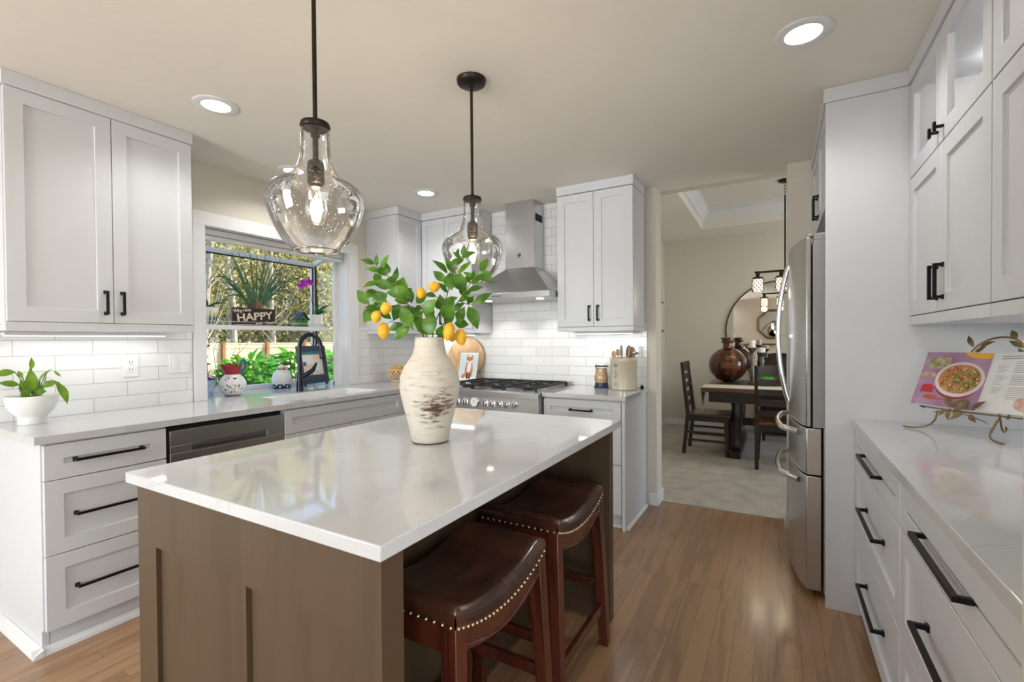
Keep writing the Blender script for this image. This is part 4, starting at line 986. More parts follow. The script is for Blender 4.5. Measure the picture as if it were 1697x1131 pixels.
def plate(y, z, w, h, label, kind):
    t = T('wall_outlet' if kind != 'switch' else 'light_switch', label, 'outlet' if kind != 'switch' else 'light switch', (XL+.0095, y, z))
    x = XL+.0095; MB().box(x, y-w/2, z-h/2, x+.005, y+w/2, z+h/2).build('cover_plate', PLATE, t, .0015)
    if kind == 'outlet':
        for dz in (-.021, .021):
            o = MB().box(x+.005, y-.017, z+dz-.015, x+.0075, y+.017, z+dz+.015).build('socket', PLATE, t, .001)
            MB().box(x+.0074, y-.009, z+dz-.002, x+.0078, y-.006, z+dz+.008).box(x+.0074, y+.005, z+dz-.002, x+.0078, y+.008, z+dz+.008).cyl((x+.0074, y, z+dz-.009), (x+.0078, y, z+dz-.009), .0025, n=10).build('slot', DARKG, o)
    else:
        for dy in (-.023, .023): MB().box(x+.005, y+dy-.016, z-.033, x+.0085, y+dy+.016, z+.033).build('rocker', PLATE, t, .001)
plate(1.247, 1.160, .076, .12, 'white double electrical outlet on the tiles left of the window', 'outlet')
plate(1.500, 1.165, .115, .115, 'white two-rocker light switch on the tiles beside the window casing', 'switch')
plate(3.12, 1.16, .07, .115, 'white rocker switch on the tiles between the window and the lemon basket', 'switch1')

# faucet
t = T('faucet', 'black gooseneck kitchen faucet with a side lever behind the sink', 'faucet', (-3.19, 2.30, .9145))
fxx, fyy = -3.19, 2.30
MB().lathe([(.027, 0), (.027, .005), (.026, .010), (.0255, .05), (.024, .11), (.0185, .15)], (fxx, fyy, .9145), 28).build('base', FAUC, t, ang=40)
pts = [(fxx, fyy, 1.06), (fxx, fyy, 1.24)]+[(fxx+.085-.085*cos(a), fyy+.030-.030*cos(a), 1.245+.105*sin(a)) for a in [pi*k/14 for k in range(1, 14)]]+[(fxx+.172, fyy+.062, 1.235)]
MB().tube(pts, .0165, 16).build('spout', FAUC, t)
MB().lathe([(.0185, 0), (.021, .01), (.0175, .07), (.0150, .085)], (fxx+.182, fyy+.066, 1.162), 24, axis=(-.10, -.03, 1)).build('spray_head', FAUC, t, ang=40)
MB().tube([(fxx, fyy, 1.015), (fxx+.020, fyy+.040, 1.035), (fxx+.045, fyy+.085, 1.075), (fxx+.055, fyy+.11, 1.13)], [.018, .021, .017, .007], 14).build('lever', FAUC, t)

# ================================================================ SILL AND SHELF OBJECTS
SZ = .9145
t = T('pitcher', 'round white ceramic pitcher with red collar, teal handle and painted flowers', 'pitcher', (-3.36, 1.885, SZ))
cx_, cy_ = -3.385, 1.902
MB().lathe([(.045, 0), (.050, .004), (.075, .030), (.088, .062), (.086, .092), (.070, .125), (.050, .145), (.044, .152)], (cx_, cy_, SZ), 48, True, False).build('body', WCER, t, ang=60)
MB().lathe([(.046, 0), (.051, .004), (.052, .006)], (cx_, cy_, SZ-.0003), 40).build('foot', RED, t)
def collar(u, v):
    a = 2*pi*u; r = .044+.022*v; tip = .02*max(0, cos(a-R(215)))**3*v; return (cx_+(r+tip)*cos(a), cy_+(r+tip)*sin(a), SZ+.150+.062*v+.016*v*max(0, cos(a-R(215)))**2+.006*v*sin(3*a))
MB().grid(collar, 40, 5).build('collar', RED, t, ang=180)
MB().tube([(cx_+.0, cy_+.040, SZ+.150), (cx_, cy_+.085, SZ+.175), (cx_, cy_+.102, SZ+.225), (cx_, cy_+.085, SZ+.257), (cx_, cy_+.058, SZ+.245), (cx_, cy_+.056, SZ+.205)], [.013, .012, .011, .011, .012, .012], 12).build('handle', TEAL, t, sub=1)
m = MB(); mr_ = MB()
random.seed(5)
for i in range(26):
    a = R(-60+random.gauss(25, 22)); z = SZ+.075+random.gauss(0, .022); r = .0885-abs(z-SZ-.07)*.28; c = V((cx_+r*cos(a), cy_+r*sin(a), z)); n_ = V((cos(a), sin(a), 0))
    (m if i % 3 else mr_).ell(c, (.004+.007*random.random(), .003+.005*random.random(), .0016), 8, 5, V((0, 0, 1)).rotation_difference(n_))
m.build('painted_flower', pmat('flower_rust', (.42, .13, .05), .4), t); mr_.build('painted_flower', NAVY, t)

t = T('flower_pot', 'light blue glazed pot with a crackle pattern at the left end of the sill', 'flower pot', (-3.46, 1.765, SZ))
cr = MB(); x, y = -3.485, 1.752
cr.lathe([(.058, 0), (.062, .004), (.072, .06), (.078, .118), (.082, .122), (.078, .128), (.072, .125), (.068, .10)], (x, y, SZ), 40, True, True); cr.build('pot', LTBLUE, t, ang=50)
m = MB()
for i in range(14):
    a = R(-100+i*16); b = a+R(random.uniform(-16, 16)); z0_, z1_ = SZ+.01+random.random()*.03, SZ+.07+random.random()*.04
    ra = .0635+(z0_-SZ)*.14; rb = .0635+(z1_-SZ)*.14; m.beam((x+ra*cos(a), y+ra*sin(a), z0_), (x+rb*cos(b), y+rb*sin(b), z1_), .004, .003, (cos(a), sin(a), 0))
m.build('crackle_line', TRIM, t)
MB().lathe([(.0795, .119), (.084, .122), (.080, .130)], (x, y, SZ), 40, False, False).build('rim', NAVY, t)
MB().ell((x+.03, y+.02, SZ+.133), (.012, .012, .010), 10, 6).ell((x+.04, y+.03, SZ+.130), (.01, .01, .008), 10, 6).build('blossom', PURPLE, t)
t = T('flower_pot', 'terracotta pot with a dark saucer rim and twiggy plant at the left of the window', 'flower pot', (-3.61, 1.76, SZ))
x, y = -3.60, 1.775
MB().lathe([(.040, 0), (.044, .10), (.050, .16), (.062, .190), (.062, .215), (.056, .216), (.050, .20)], (x, y, SZ), 36).build('pot', TERRA, t, ang=40)
MB().lathe([(.055, .216), (.085, .222), (.080, .228), (.02, .230)], (x, y, SZ), 36).build('rim_plate', BRANCH, t)
m = MB(); ml = MB(); random.seed(11)
for i in range(26):
    a = random.uniform(0, 2*pi); p = V((x, y, SZ+.228)); pts = [p]
    for k in range(5): a += random.uniform(-.7, .7); p = p+V((cos(a)*.016, sin(a)*.016, .022+.018*random.random())); pts.append(p)
    m.tube(pts, [.0032, .0028, .0024, .002, .0015, .001], 5)
    for k in range(3): q = pts[2+k]; ml.leaf(q, q+V((random.uniform(-.02, .02), random.uniform(-.02, .02), .012)), .010, (1, 0, .3))
m.build('twigs', BRANCH, t); ml.build('foliage', pmat('dry_leaf', (.16, .10, .05), .8), t)

t = T('figurine', 'plump white ceramic bird figurine with a dark checked base on the sill', 'figurine', (-3.56, 2.40, SZ))
x, y = -3.56, 2.40
MB().lathe([(.070, .034), (.076, .045), (.075, .085), (.064, .120), (.048, .142), (.034, .152), (.028, .156)], (x, y, SZ), 40, True, True).build('body', MWHITE, t, ang=60)
MB().lathe([(.066, 0), (.070, .004), (.0715, .034)], (x, y, SZ), 40).build('checked_base', NAVY, t, ang=50)
m = MB()
for i in range(16):
    a = 2*pi*i/16; z = SZ+.010+(i % 2)*.014; m.obox((x+.0712*cos(a), y+.0712*sin(a), z+.006), (cos(a), sin(a), 0), (-sin(a), cos(a), 0), (0, 0, 1), .002, .013, .012)
m.build('white_check', MWHITE, t)
MB().ell((x+.008, y-.006, SZ+.172), (.024, .024, .022), 20, 12).build('head', MWHITE, t)
MB().lathe([(.030, 0), (.033, .004), (.030, .009)], (x+.006, y-.004, SZ+.152), 28).build('collar', pmat('rust_ribbon', (.30, .10, .05), .6), t)
MB().lathe([(.009, 0), (.001, .022)], (x+.03, y+.005, SZ+.170), 12, axis=(1, .5, -.2)).build('beak', ORANGE, t)
MB().tube([(x-.01, y+.0, SZ+.188), (x-.005, y+.03, SZ+.20), (x+.0, y+.055, SZ+.205)], [.010, .012, .004], 10).build('cap', DGREEN, t)
MB().ell((x+.028, y-.014, SZ+.178), (.003, .003, .003), 8, 6).ell((x+.030, y+.004, SZ+.178), (.003, .003, .003), 8, 6).build('eye', DARKG, t)

# framed picture on a little easel
t = T('framed_picture', 'blue wooden frame with a seaside picture, standing behind the faucet', 'picture frame', (-3.46, 2.60, SZ))
O = V((-3.405, 2.455, SZ+.052)); U = V((-.18, 1, 0)).normalized(); Bk = V((-.16, -.0288, 1)).normalized(); N_ = U.cross(Bk).normalized()
if N_.x < 0: N_ = -N_
w, h, b = .325, .295, .045
def Q(u, v, d=0): return O+U*u+Bk*v+N_*d
def qbox(mb, u0, v0, u1, v1, d0, d1): return mb.prism([Q(u0, v0, d0), Q(u1, v0, d0), Q(u1, v1, d0), Q(u0, v1, d0)], N_*(d1-d0))
m = MB(); qbox(m, 0, 0, b, h, 0, .016); qbox(m, w-b, 0, w, h, 0, .016); qbox(m, b, 0, w-b, b, 0, .016); qbox(m, b, h-b, w-b, h, 0, .016); m.build('frame', NAVY, t, .002)
m = MB(); qbox(m, b, b, w-b, h-b, .002, .006); m.build('picture', CREAM, t)
m = MB(); qbox(m, b, h-b-.03, w-b, h-b, .006, .007); m.build('picture_sea', TEAL, t)
m = MB(); qbox(m, b+.004, h-b-.11, w*.55, h-b-.034, .006, .007); m.build('picture_page', PAGE, t)
m = MB(); qbox(m, b+.012, h*.42, b+.045, h*.54, .007, .008); m.build('picture_boat', BLUEINK, t)
MB().prism([Q(w*.50, h*.28, .006), Q(w*.78, h*.28, .006), Q(w*.64, h*.62, .006)], N_*.001).build('picture_sail', SKYB, t)
m = MB(); [m.ell(Q(w*uu, h*vv, .006), (.006, .006, .002), 8, 5, V((0, 0, 1)).rotation_difference(N_)) for uu, vv in ((.3, .2), (.45, .18), (.62, .22), (.75, .19))]; m.build('picture_shell', DARKG, t)
m = MB()
for u in (.03, w-.03): m.beam(Q(u, -.046, .010), Q(u, .05, -.006), .020, .014, (1, 0, 0))
m.beam(Q(.0, -.012, .010), Q(w, -.012, .010), .014, .03); m.beam(Q(w/2, .20, -.006), Q(w/2, -.035, -.10), .014, .010, (1, 0, 0))
m.build('easel_stand', NAVY, t)
MB().tube([Q(w/2-.03, h, .008), Q(w/2-.02, h+.02, .008), Q(w/2, h+.026, .008), Q(w/2+.02, h+.02, .008), Q(w/2+.03, h, .008)], .0012, 6).build('hanging_wire', BLACK, t)

HS = 1.4135
t = T('potted_plant', 'white pot painted with yellow tulips holding a dark leafy plant, left end of the shelf', 'potted plant', (-3.52, 1.775, HS))
x, y = -3.53, 1.80
MB().lathe([(.050, 0), (.052, .004), (.066, .06), (.082, .125), (.082, .130), (.078, .130), (.072, .11)], (x, y, HS), 40).build('pot', WCER, t, ang=50)
m = MB(); my = MB()
for i in range(7):
    a = R(-75+i*24); r0, r1 = .0545, .0725
    for s_ in (-.012, 0, .012): m.leaf((x+r0*cos(a+s_*3), y+r0*sin(a+s_*3), HS+.006), (x+(r1+.001)*cos(a+s_*6), y+(r1+.001)*sin(a+s_*6), HS+.078+.01*(s_ == 0)), .007, (cos(a), sin(a), 0), .01)
    my.ell((x+.0735*cos(a), y+.0735*sin(a), HS+.085+.012*(i % 2)), (.008, .008, .013), 10, 7)
m.build('painted_stem', DGREEN, t); my.build('painted_tulip', YELLOW, t)
m = MB(); random.seed(4)
for i in range(16):
    a = random.uniform(0, 2*pi); L_ = random.uniform(.05, .11); m.leaf((x+.01*cos(a), y+.01*sin(a), HS+.115), (x+L_*cos(a), y+L_*sin(a), HS+.15+random.uniform(-.015, .035)), .036, (0, 0, 1), .15, 7)
m.leaf((x, y, HS+.12), (x+.01, y-.01, HS+.215), .03, (1, 0, 0)); m.leaf((x, y+.02, HS+.14), (x+.03, y+.14, HS+.165), .034, (.6, 0, 1), .1, 8)
m.build('foliage', LEAF2, t, ang=60)

t = T('sign', 'black wooden sign reading Why Limit Happy to an Hour on the plant shelf', 'sign', (-3.455, 2.12, HS))
x = -3.462
MB().box(x-.022, 1.955, HS, x, 2.285, HS+.138).build('board', SIGNB, t, .001)
for s_, sz, y, z, rot, xs in (('Why', .036, 1.990, HS+.113, 4, .95), ('Limit', .030, 2.060, HS+.122, 3, 1.0), ('HAPPY', .080, 2.120, HS+.073, 6, 1.16), ('to an', .022, 2.150, HS+.024, 4, 1.1), ('Hour?', .030, 2.240, HS+.032, 5, 1.0)):
    a = R(rot); textmesh(s_, sz, CREAM, frameM((x+.0012, y, z), (0, cos(a), sin(a)), (0, -sin(a), cos(a))) @ Matrix.Diagonal((xs, 1, 1, 1)), t, bold=.0018 if sz > .05 else .0006)
MB().box(x+.0002, 1.958, HS+.010, x+.0012, 2.282, HS+.014).build('sign_line', CREAM, t)
t = T('potted_plant', 'spiky long-leaved plant rising behind the black sign on the shelf', 'potted plant', (-3.56, 2.16, HS))
x, y = -3.57, 2.19
MB().lathe([(.045, 0), (.055, .08), (.06, .10), (.055, .10), (.05, .09)], (x, y, HS), 32).build('pot', CLAYR, t)
MB().tube([(x, y, HS+.08), (x+.01, y+.01, HS+.16), (x+.0, y+.0, HS+.21)], [.030, .032, .020], 14).build('trunk', pmat('reddish_stem', (.22, .08, .04), .6, var=.3), t)
m = MB(); md = MB(); random.seed(21)
tips = [(-.34, .46), (-.30, .40), (-.22, .56), (-.19, .58), (-.12, .60), (-.03, .59), (.04, .60), (.09, .60), (.14, .58), (.17, .58), (.22, .56), (.27, .52), (.33, .46), (.36, .36), (-.38, .33), (-.36, .27), (-.31, .22), (.34, .24), (.30, .20), (-.26, .17), (.25, .14), (-.08, .57), (.06, .57), (.12, .54), (-.15, .48), (.20, .50)]
for i, (dy, dz) in enumerate(tips):
    # arching blade: base at the crown, tip (dy,dz)
    b0 = V((x+random.uniform(-.01, .02), y+dy*.08, HS+.14)); dy *= 1.12 if dy > 0 else .98; e = V((x+random.uniform(-.05, .075), y+dy, HS+dz*.90+.04)); L_ = (e-b0).length; n = 10; base = len(m.v)
    side = V((.25, 1, 0)).cross(V((1, 0, 0))).normalized(); side = (e-b0).normalized().cross(V((1, 0, 0))).normalized()
    lift = .10*abs(dy)/.35 if dz < .4 else .01
    for k in range(n+1):
        u = k/n; p = b0.lerp(e, u)+ZP*sin(pi*u)*lift; w_ = (.0105 if abs(dy) > .15 else .009)*(1-u)**.8*(.5+2*u if u < .25 else 1)+.0010
        m.v += [p-side*w_, p+V((.004, 0, 0)), p+side*w_]
    for k in range(n): q = base+3*k; m.f += [[q, q+1, q+4, q+3], [q+1, q+2, q+5, q+4]]
m.build('foliage', leafmat('blade_leaf', (.10, .20, .10), (.03, .085, .045), .5, .15), t, ang=60)
t = T('birdhouse', 'tiny green wooden birdhouse on the plant shelf', 'birdhouse', (-3.50, 2.545, HS))
x, y = -3.50, 2.545
MB().box(x-.03, y-.042, HS, x+.036, y+.042, HS+.008).build('base', TERRA, t)
MB().prism([(x-.026, y-.036, HS+.008), (x-.026, y+.036, HS+.008), (x-.026, y+.042, HS+.070), (x-.026, y, HS+.118), (x-.026, y-.042, HS+.070)], (.052, 0, 0)).build('body', DGREEN, t)
MB().obox((x, y-.029, HS+.098), (1, 0, 0), (0, 1, 1.17), (0, -1.17, 1), .072, .086, .007).obox((x, y+.029, HS+.098), (1, 0, 0), (0, 1, -1.17), (0, 1.17, 1), .072, .086, .007).build('roof', NAVY, t)
MB().cyl((x+.0262, y, HS+.066), (x+.0275, y, HS+.066), .011, n=16).build('entrance', DARKG, t)
t = T('potted_plant', 'orchid with purple flowers in a plain white pot, right end of the shelf', 'potted plant', (-3.52, 2.70, HS))
x, y = -3.53, 2.705
MB().lathe([(.048, 0), (.052, .004), (.055, .05), (.060, .11), (.060, .116), (.055, .116), (.052, .10)], (x, y, HS), 40).build('pot', WCER, t, ang=50)
MB().lathe([(.0525, .10), (.001, .106)], (x, y, HS), 24, False, True).build('soil', SOIL, t)
m = MB()
for dy, dz, w_, dx in ((.13, .19, .030, .03), (-.06, .22, .022, .02), (.11, .12, .028, .05), (-.05, .17, .02, .04), (.04, .24, .022, -.02), (.05, .13, .03, .08)): m.leaf((x, y, HS+.105), (x+dx, y+dy, HS+dz+.02), w_, (.7, 0, 1), .16, 8)
m.build('foliage', LEAF2, t, ang=60)
MB().tube([(x, y-.005, HS+.10), (x+.005, y-.03, HS+.20), (x+.01, y-.055, HS+.30), (x+.02, y-.08, HS+.37), (x+.03, y-.15, HS+.385)], [.003, .0025, .002, .0018, .0015], 8).build('flower_stem', STEM, t, sub=1)
for fy, fz, fx_ in ((-.165, .350, .03), (-.125, .372, .035), (-.085, .400, .02), (-.055, .39, .015), (-.145, .385, .03)):
    c = V((x+fx_, y+fy, HS+fz)); m = MB()
    for k in range(5):
        a = 2*pi*k/5+.3; m.leaf(c, c+V((.006, .030*cos(a), .030*sin(a))), .030, (1, 0, 0), .1, 6)
    m.build('blossom', PURPLE, t, ang=60)

# ================================================================ BACK COUNTER
x, y = -3.10, 3.245
t = T('fruit_basket', 'cream lattice ceramic basket of lemons in the counter corner', 'basket', (x, y, .9145))
BC = pmat('basket_glaze', (.78, .66, .50), .25, coat=.4)
def br(z): return .044+.048*min(1, z/.09)**.6
m = MB()
for k in range(16):
    for s_ in (-1, 1):
        m.tube([(x+br(z)*cos(2*pi*k/16+s_*z*9), y+br(z)*sin(2*pi*k/16+s_*z*9), .9145+.012+z) for z in [i*.0125 for i in range(9)]], .0034, 6)
m.build('lattice', BC, t)
MB().lathe([(.040, 0), (.050, .003), (.048, .014), (.046, .016)], (x, y, .9145), 36).build('base', BC, t)
MB().tube([(x+.096*cos(2*pi*k/36), y+.096*sin(2*pi*k/36), .9145+.113) for k in range(36)], .0052, 8, closed=True).build('rim', BC, t)
LB = [(.0, -.03, .045), (.045, .02, .050), (-.045, .01, .050), (.0, .045, .055), (-.02, -.045, .098), (.038, -.022, .105), (-.038, .03, .110), (.02, .03, .128)]
LBN = ['yellow lemon low at the front of the lattice basket', 'yellow lemon low at the right in the lattice basket', 'yellow lemon low at the left in the lattice basket', 'yellow lemon low at the back of the lattice basket',
       'yellow lemon at the front edge on top of the lattice basket', 'yellow lemon at the right on top of the lattice basket', 'yellow lemon at the left on top of the lattice basket', 'highest yellow lemon heaped in the lattice basket']
for (dx, dy, dz), lb in zip(LB, LBN):
    c = (x+dx, y+dy, .9145+dz); m = MB().lathe([(.001, -.034), (.008, -.031), (.021, -.018), (.025, 0), (.021, .018), (.008, .031), (.001, .035)], c, 20, axis=(random.uniform(-1, 1), random.uniform(-1, 1), .4))
    m.build('lemon', LEMON, None, at=c, label=lb, cat='lemon', group='lemons in the lattice basket')
t = T('potted_plant', 'small dark-leaved sprig in a black pot behind the vase, in the counter corner', 'potted plant', (-2.93, 3.45, .9145))
x, y = -2.93, 3.45
MB().lathe([(.035, 0), (.045, .08), (.042, .08)], (x, y, .9145), 24).build('pot', IRON, t)
m = MB(); ms = MB(); random.seed(9)
for i in range(16):
    a = random.uniform(0, 2*pi); e = V((x+.11*cos(a)*random.random()-.04, y+.10*sin(a)*random.random(), .9145+random.uniform(.14, .33))); s0 = V((x, y, .99)); ms.tube([s0, s0.lerp(e, .5)+ZP*.02, e], .0014, 5)
    for k in range(7): p = s0.lerp(e, .3+.1*k); m.leaf(p, p+V((random.uniform(-.03, .03), random.uniform(-.03, .03), random.uniform(-.01, .03))), .016, (0, -.5, 1))
m.build('foliage', pmat('black_green', (.04, .055, .05), .5, c2=(.015, .02, .02)), t, ang=60); ms.build('stem', BRANCH, t)
t = T('cutting_board', 'round light wood cutting board leaning on the tiles left of the range', 'cutting board', (-2.58, 3.60, .9145))
bc = V((-2.575, 3.612, 1.130)); n_ = V((0, -1, .22)).normalized(); up_ = V((0, .22, 1)).normalized()
poly = [bc+V((1, 0, 0))*.205*cos(2*pi*k/44)+up_*.205*sin(2*pi*k/44) for k in range(44)]
poly2 = []
for k, p in enumerate(poly):
    a = 2*pi*k/44
    poly2.append(p)
MB().prism(poly2, -n_*.018).build('board', TANW, t, .003)
MB().prism([bc+V((.148, 0, 0))+up_*-.13, bc+V((.200, 0, 0))+up_*-.188, bc+V((.185, 0, 0))+up_*-.212, bc+V((.06, 0, 0))+up_*-.205], -n_*.018).build('board_foot', TANW, t, .002)
t = T('framed_print', 'small white-edged print of a sitting fox leaning on the round cutting board', 'print', (-2.49, 3.49, .9145))
O = V((-2.578, 3.50, .916)); U = V((1, 0, 0)); Bk = V((0, .24, 1)).normalized(); N_ = V((0, -1, .24)).normalized(); w, h = .195, .272
m = MB(); qbox(m, 0, 0, w, h, -.010, 0); m.build('board', TRIM, t)
m = MB(); qbox(m, .010, .012, w-.010, h-.010, 0, .0008); m.build('picture_ground', SKYB, t)
m = MB(); qbox(m, .010, .012, w-.010, .045, .0008, .0012); m.build('picture_snow', PAGE, t)
def qp(pts, d=.0016): return MB().prism([Q(a*w, b*h, .0008) for a, b in pts], N_*(d-.0008))
qp([(.36, .20), (.33, .45), (.38, .62), (.40, .70), (.36, .78), (.38, .95), (.48, .85), (.60, .85), (.70, .95), (.72, .78), (.68, .70), (.72, .60), (.78, .40), (.76, .20), (.66, .13), (.44, .13)], .0016).build('picture_fox', FOXO, t)
qp([(.14, .14), (.30, .12), (.42, .20), (.38, .30), (.22, .24)], .0018).build('picture_tail', FOXO, t)
qp([(.46, .34), (.43, .52), (.48, .66), (.56, .70), (.64, .66), (.68, .52), (.64, .34), (.55, .28)], .0022).build('picture_chest', PAGE, t)
qp([(.40, .70), (.45, .74), (.55, .67), (.65, .74), (.70, .70), (.60, .62), (.50, .62)], .0026).build('picture_muzzle', PAGE, t)
qp([(.46, .10), (.46, .32), (.52, .34), (.53, .10)], .0026).build('picture_leg', DARKG, t); qp([(.59, .10), (.58, .34), (.64, .32), (.66, .10)], .0026).build('picture_leg', DARKG, t)
qp([(.53, .655), (.55, .675), (.57, .655), (.55, .64)], .003).build('picture_nose', DARKG, t)
for a in (.46, .60): qp([(a, .765), (a+.03, .785), (a+.04, .765)], .003).build('picture_eye', DARKG, t)

# right of the range
t = T('stoneware_crock', 'tan stoneware crock with faded blue stamps holding wooden utensils', 'crock', (-1.015, 3.50, .9145))
x, y = -1.018, 3.50; r = .098
MB().lathe([(r-.006, 0), (r, .006), (r, .205), (r+.004, .210), (r+.005, .236), (r+.001, .243), (r-.010, .243), (r-.012, .232), (r-.012, .02), (.001, .018)], (x, y, .9145), 56, True, False).build('crock_body', STONE, t, ang=40)
def arcmark(mb, pts, wd=.003):
    q = [(x+(r+.0006)*sin(a), y-(r+.0006)*cos(a), .9145+z) for a, z in pts]
    mb.tube(q, wd/2, 5)
def onr(a, z): return (a, z)
m = MB(); a0 = R(-20)
arcmark(m, [(a0+.16*cos(2*pi*k/20), .045+.018*sin(2*pi*k/20)) for k in range(21)], .0022)
arcmark(m, [(a0-.09+.03*k, .045+.003*(-1)**k) for k in range(7)], .003)
m.build('oval_stamp', BLUEINK, t)
m = MB()
for k, z in enumerate((.095, .105, .115, .125, .135)): arcmark(m, [(a0-.08+.02*((k*7) % 3), z), (a0-.01, z+.008*(-1)**k), (a0+.07-.015*(k % 2), z+.003)], .004)
m.build('centre_stamp', BLUEINK, t)
m = MB(); arcmark(m, [(a0+.07*cos(2*pi*k/12), .185+.011*sin(2*pi*k/12)) for k in range(13)], .003)
arcmark(m, [(a0-.15, .188), (a0-.10, .180), (a0-.08, .186)], .005); arcmark(m, [(a0+.15, .188), (a0+.10, .180), (a0+.08, .186)], .005); arcmark(m, [(a0-.03, .18), (a0+.03, .19)], .004)
m.build('leaf_stamp', BLUEINK, t)
UT = [('wooden_spoon', 'short round wooden spoon leaning left in the stoneware crock', (-.055, -.02), (-.072, -.02, .285), 'spoon'), ('wooden_spoon', 'dark-tipped wooden spoon second from the left in the stoneware crock', (-.03, .02), (-.045, .0, .30), 'spoon'),
      ('rubber_spatula', 'thin grey spatula standing tallest in the middle of the crock', (-.01, .0), (-.018, .0, .335), 'spatula'), ('wooden_spatula', 'broad dark-edged wooden spatula in the right half of the crock', (.02, .0), (.045, -.01, .33), 'spatula'),
      ('wooden_spatula', 'rounded tan wooden paddle behind the dark-edged spatula in the crock', (.035, .03), (.060, .03, .315), 'spatula'), ('metal_ladle', 'silver ladle hooked over the right rim of the crock', (.04, 0), (.075, .0, .285), 'ladle')]
for i, (nm, lb, b0, e, ct_) in enumerate(UT):
    b = V((x+b0[0], y+b0[1], .945)); e_ = V((x+e[0], y+e[1], .9145+e[2])); d = (e_-b).normalized()
    t = T(nm, lb, ct_, b, 'utensils in the stoneware crock')
    mt = CHROME if nm == 'metal_ladle' else (pmat('grey_rubber', (.30, .27, .24), .5) if nm == 'rubber_spatula' else TANW)
    MB().tube([b, b.lerp(e_, .8)], .005, 8).build('handle', mt, t)
    q = V((0, 0, 1)).rotation_difference(d)
    if nm == 'metal_ladle': MB().ell(e_+V((.015, 0, -.01)), (.030, .026, .012), 16, 8).build('bowl', CHROME, t)
    elif i in (0, 1): MB().ell(e_-d*.02, (.018, .007, .028), 14, 8, q).build('bowl', TANW, t)
    else: MB().ell(e_-d*.045, ((.012, .022, .030)[i-2], .004, .05), 16, 8, q).build('blade', (mt, DKT, TANW)[i-2], t)
t = T('glass_jar', 'hourglass-shaped glass jar of amber grains with a navy base beside the crock', 'jar', (-1.215, 3.53, .9145))
x, y = -1.205, 3.53
MB().lathe([(.058, 0), (.058, .008), (.052, .014), (.050, .042)], (x, y, .9145), 36).build('base', NAVY, t, ang=40)
MB().lathe([(.048, .0425), (.052, .06), (.053, .085), (.046, .115), (.041, .140), (.043, .152), (.001, .154)], (x, y, .9145), 36, True, False).build('grains', SOAP, t, ang=60)
MB().lathe([(.0505, .0425), (.0545, .06), (.0555, .085), (.0485, .115), (.0435, .140), (.048, .168)], (x, y, .9145), 40, False, False).build('glass_wall', CLEAR, t, ang=80)
MB().lathe([(.050, .168), (.052, .172), (.050, .178)], (x, y, .9145), 36).build('rim_band', NAVY, t)
MB().lathe([(.046, .1785), (.046, .186), (.040, .190)], (x, y, .9145), 36).build('lid', CLEAR, t)
t = T('wall_outlet', 'white electrical outlet on the back tiles above the jar', 'outlet', (-1.19, YB-.0095, 1.20))
MB().box(-1.225, YB-.0145, 1.145, -1.155, YB-.0095, 1.26).build('cover_plate', PLATE, t, .001)
for dz in (-.021, .021): MB().box(-1.205, YB-.017, 1.2025+dz-.015, -1.175, YB-.0145, 1.2025+dz+.015).build('socket', PLATE, t, .001)
t = T('pepper_shaker', 'small black pepper-shaker top peeking out behind the crock', 'shaker', (-.885, 3.62, .9145))
MB().lathe([(.012, 0), (.014, .012), (.008, .020), (.010, .028)], (-.905, 3.60, .9145), 16).build('body', BLACK, t)

# ================================================================ COOKBOOK ON STAND
ph = R(50); P0 = V((.492, 2.569, 1.012)); U = V((cos(ph), -sin(ph), 0)); NB = V((-sin(ph), -cos(ph), 0)); le = .409
Bk = -NB*sin(le)+ZP*cos(le); N_ = U.cross(Bk)
if N_.dot(NB) < 0: N_ = -N_
O = P0
bk = T('cookbook', 'open cookbook showing a pasta bowl photo, propped on a leafy metal stand', 'book', P0+U*.24)
w, h = .240, .240
m = MB(); qbox(m, 0, 0, w, h, -.006, 0); m.build('left_page', PAGE, bk)
m = MB(); qbox(m, 0, .002, w-.002, h-.002, 0, .0006); m.build('photo', PLUM, bk)
def qe(mb, u, v, ru, rv, d0, d1, n=36, rot=0): return mb.prism([Q(u+ru*cos(2*pi*k/n)*cos(rot)-rv*sin(2*pi*k/n)*sin(rot), v+ru*cos(2*pi*k/n)*sin(rot)+rv*sin(2*pi*k/n)*cos(rot), d0) for k in range(n)], N_*(d1-d0))
m = MB(); qbox(m, .02, .165, .10, .215, .0006, .0008); qbox(m, .0, .125, .06, .145, .0006, .0008); m.build('photo_napkin', pmat('photo_beige', (.55, .42, .30), .5, c2=(.25, .25, .10), nscale=50), bk)
m = MB(); qe(m, .205, .245, .065, .032, .0006, .0009); mv = m
mv.v = [p if (p-O).dot(Bk) < h-.003 else p-Bk*((p-O).dot(Bk)-h+.003) for p in mv.v]
mv.v = [p if (p-O).dot(U) < w-.003 else p-U*((p-O).dot(U)-w+.003) for p in mv.v]
mv.build('photo_plate', pmat('photo_yellow', (.80, .42, .05), .5), bk)
m = MB(); qe(m, .148, .100, .078, .062, .0006, .0010); m.build('photo_bowl_shadow', pmat('photo_maroon', (.26, .05, .06), .5), bk)
m = MB(); qe(m, .150, .122, .086, .074, .0010, .0014); m.build('photo_bowl', PINKW, bk)
m = MB(); qe(m, .150, .124, .074, .062, .0014, .0017); m.build('photo_bowl_inside', pmat('photo_brown', (.35, .16, .05), .5, c2=(.50, .32, .12), nscale=120), bk)
random.seed(8); ma, mb2, mc, md_ = MB(), MB(), MB(), MB()
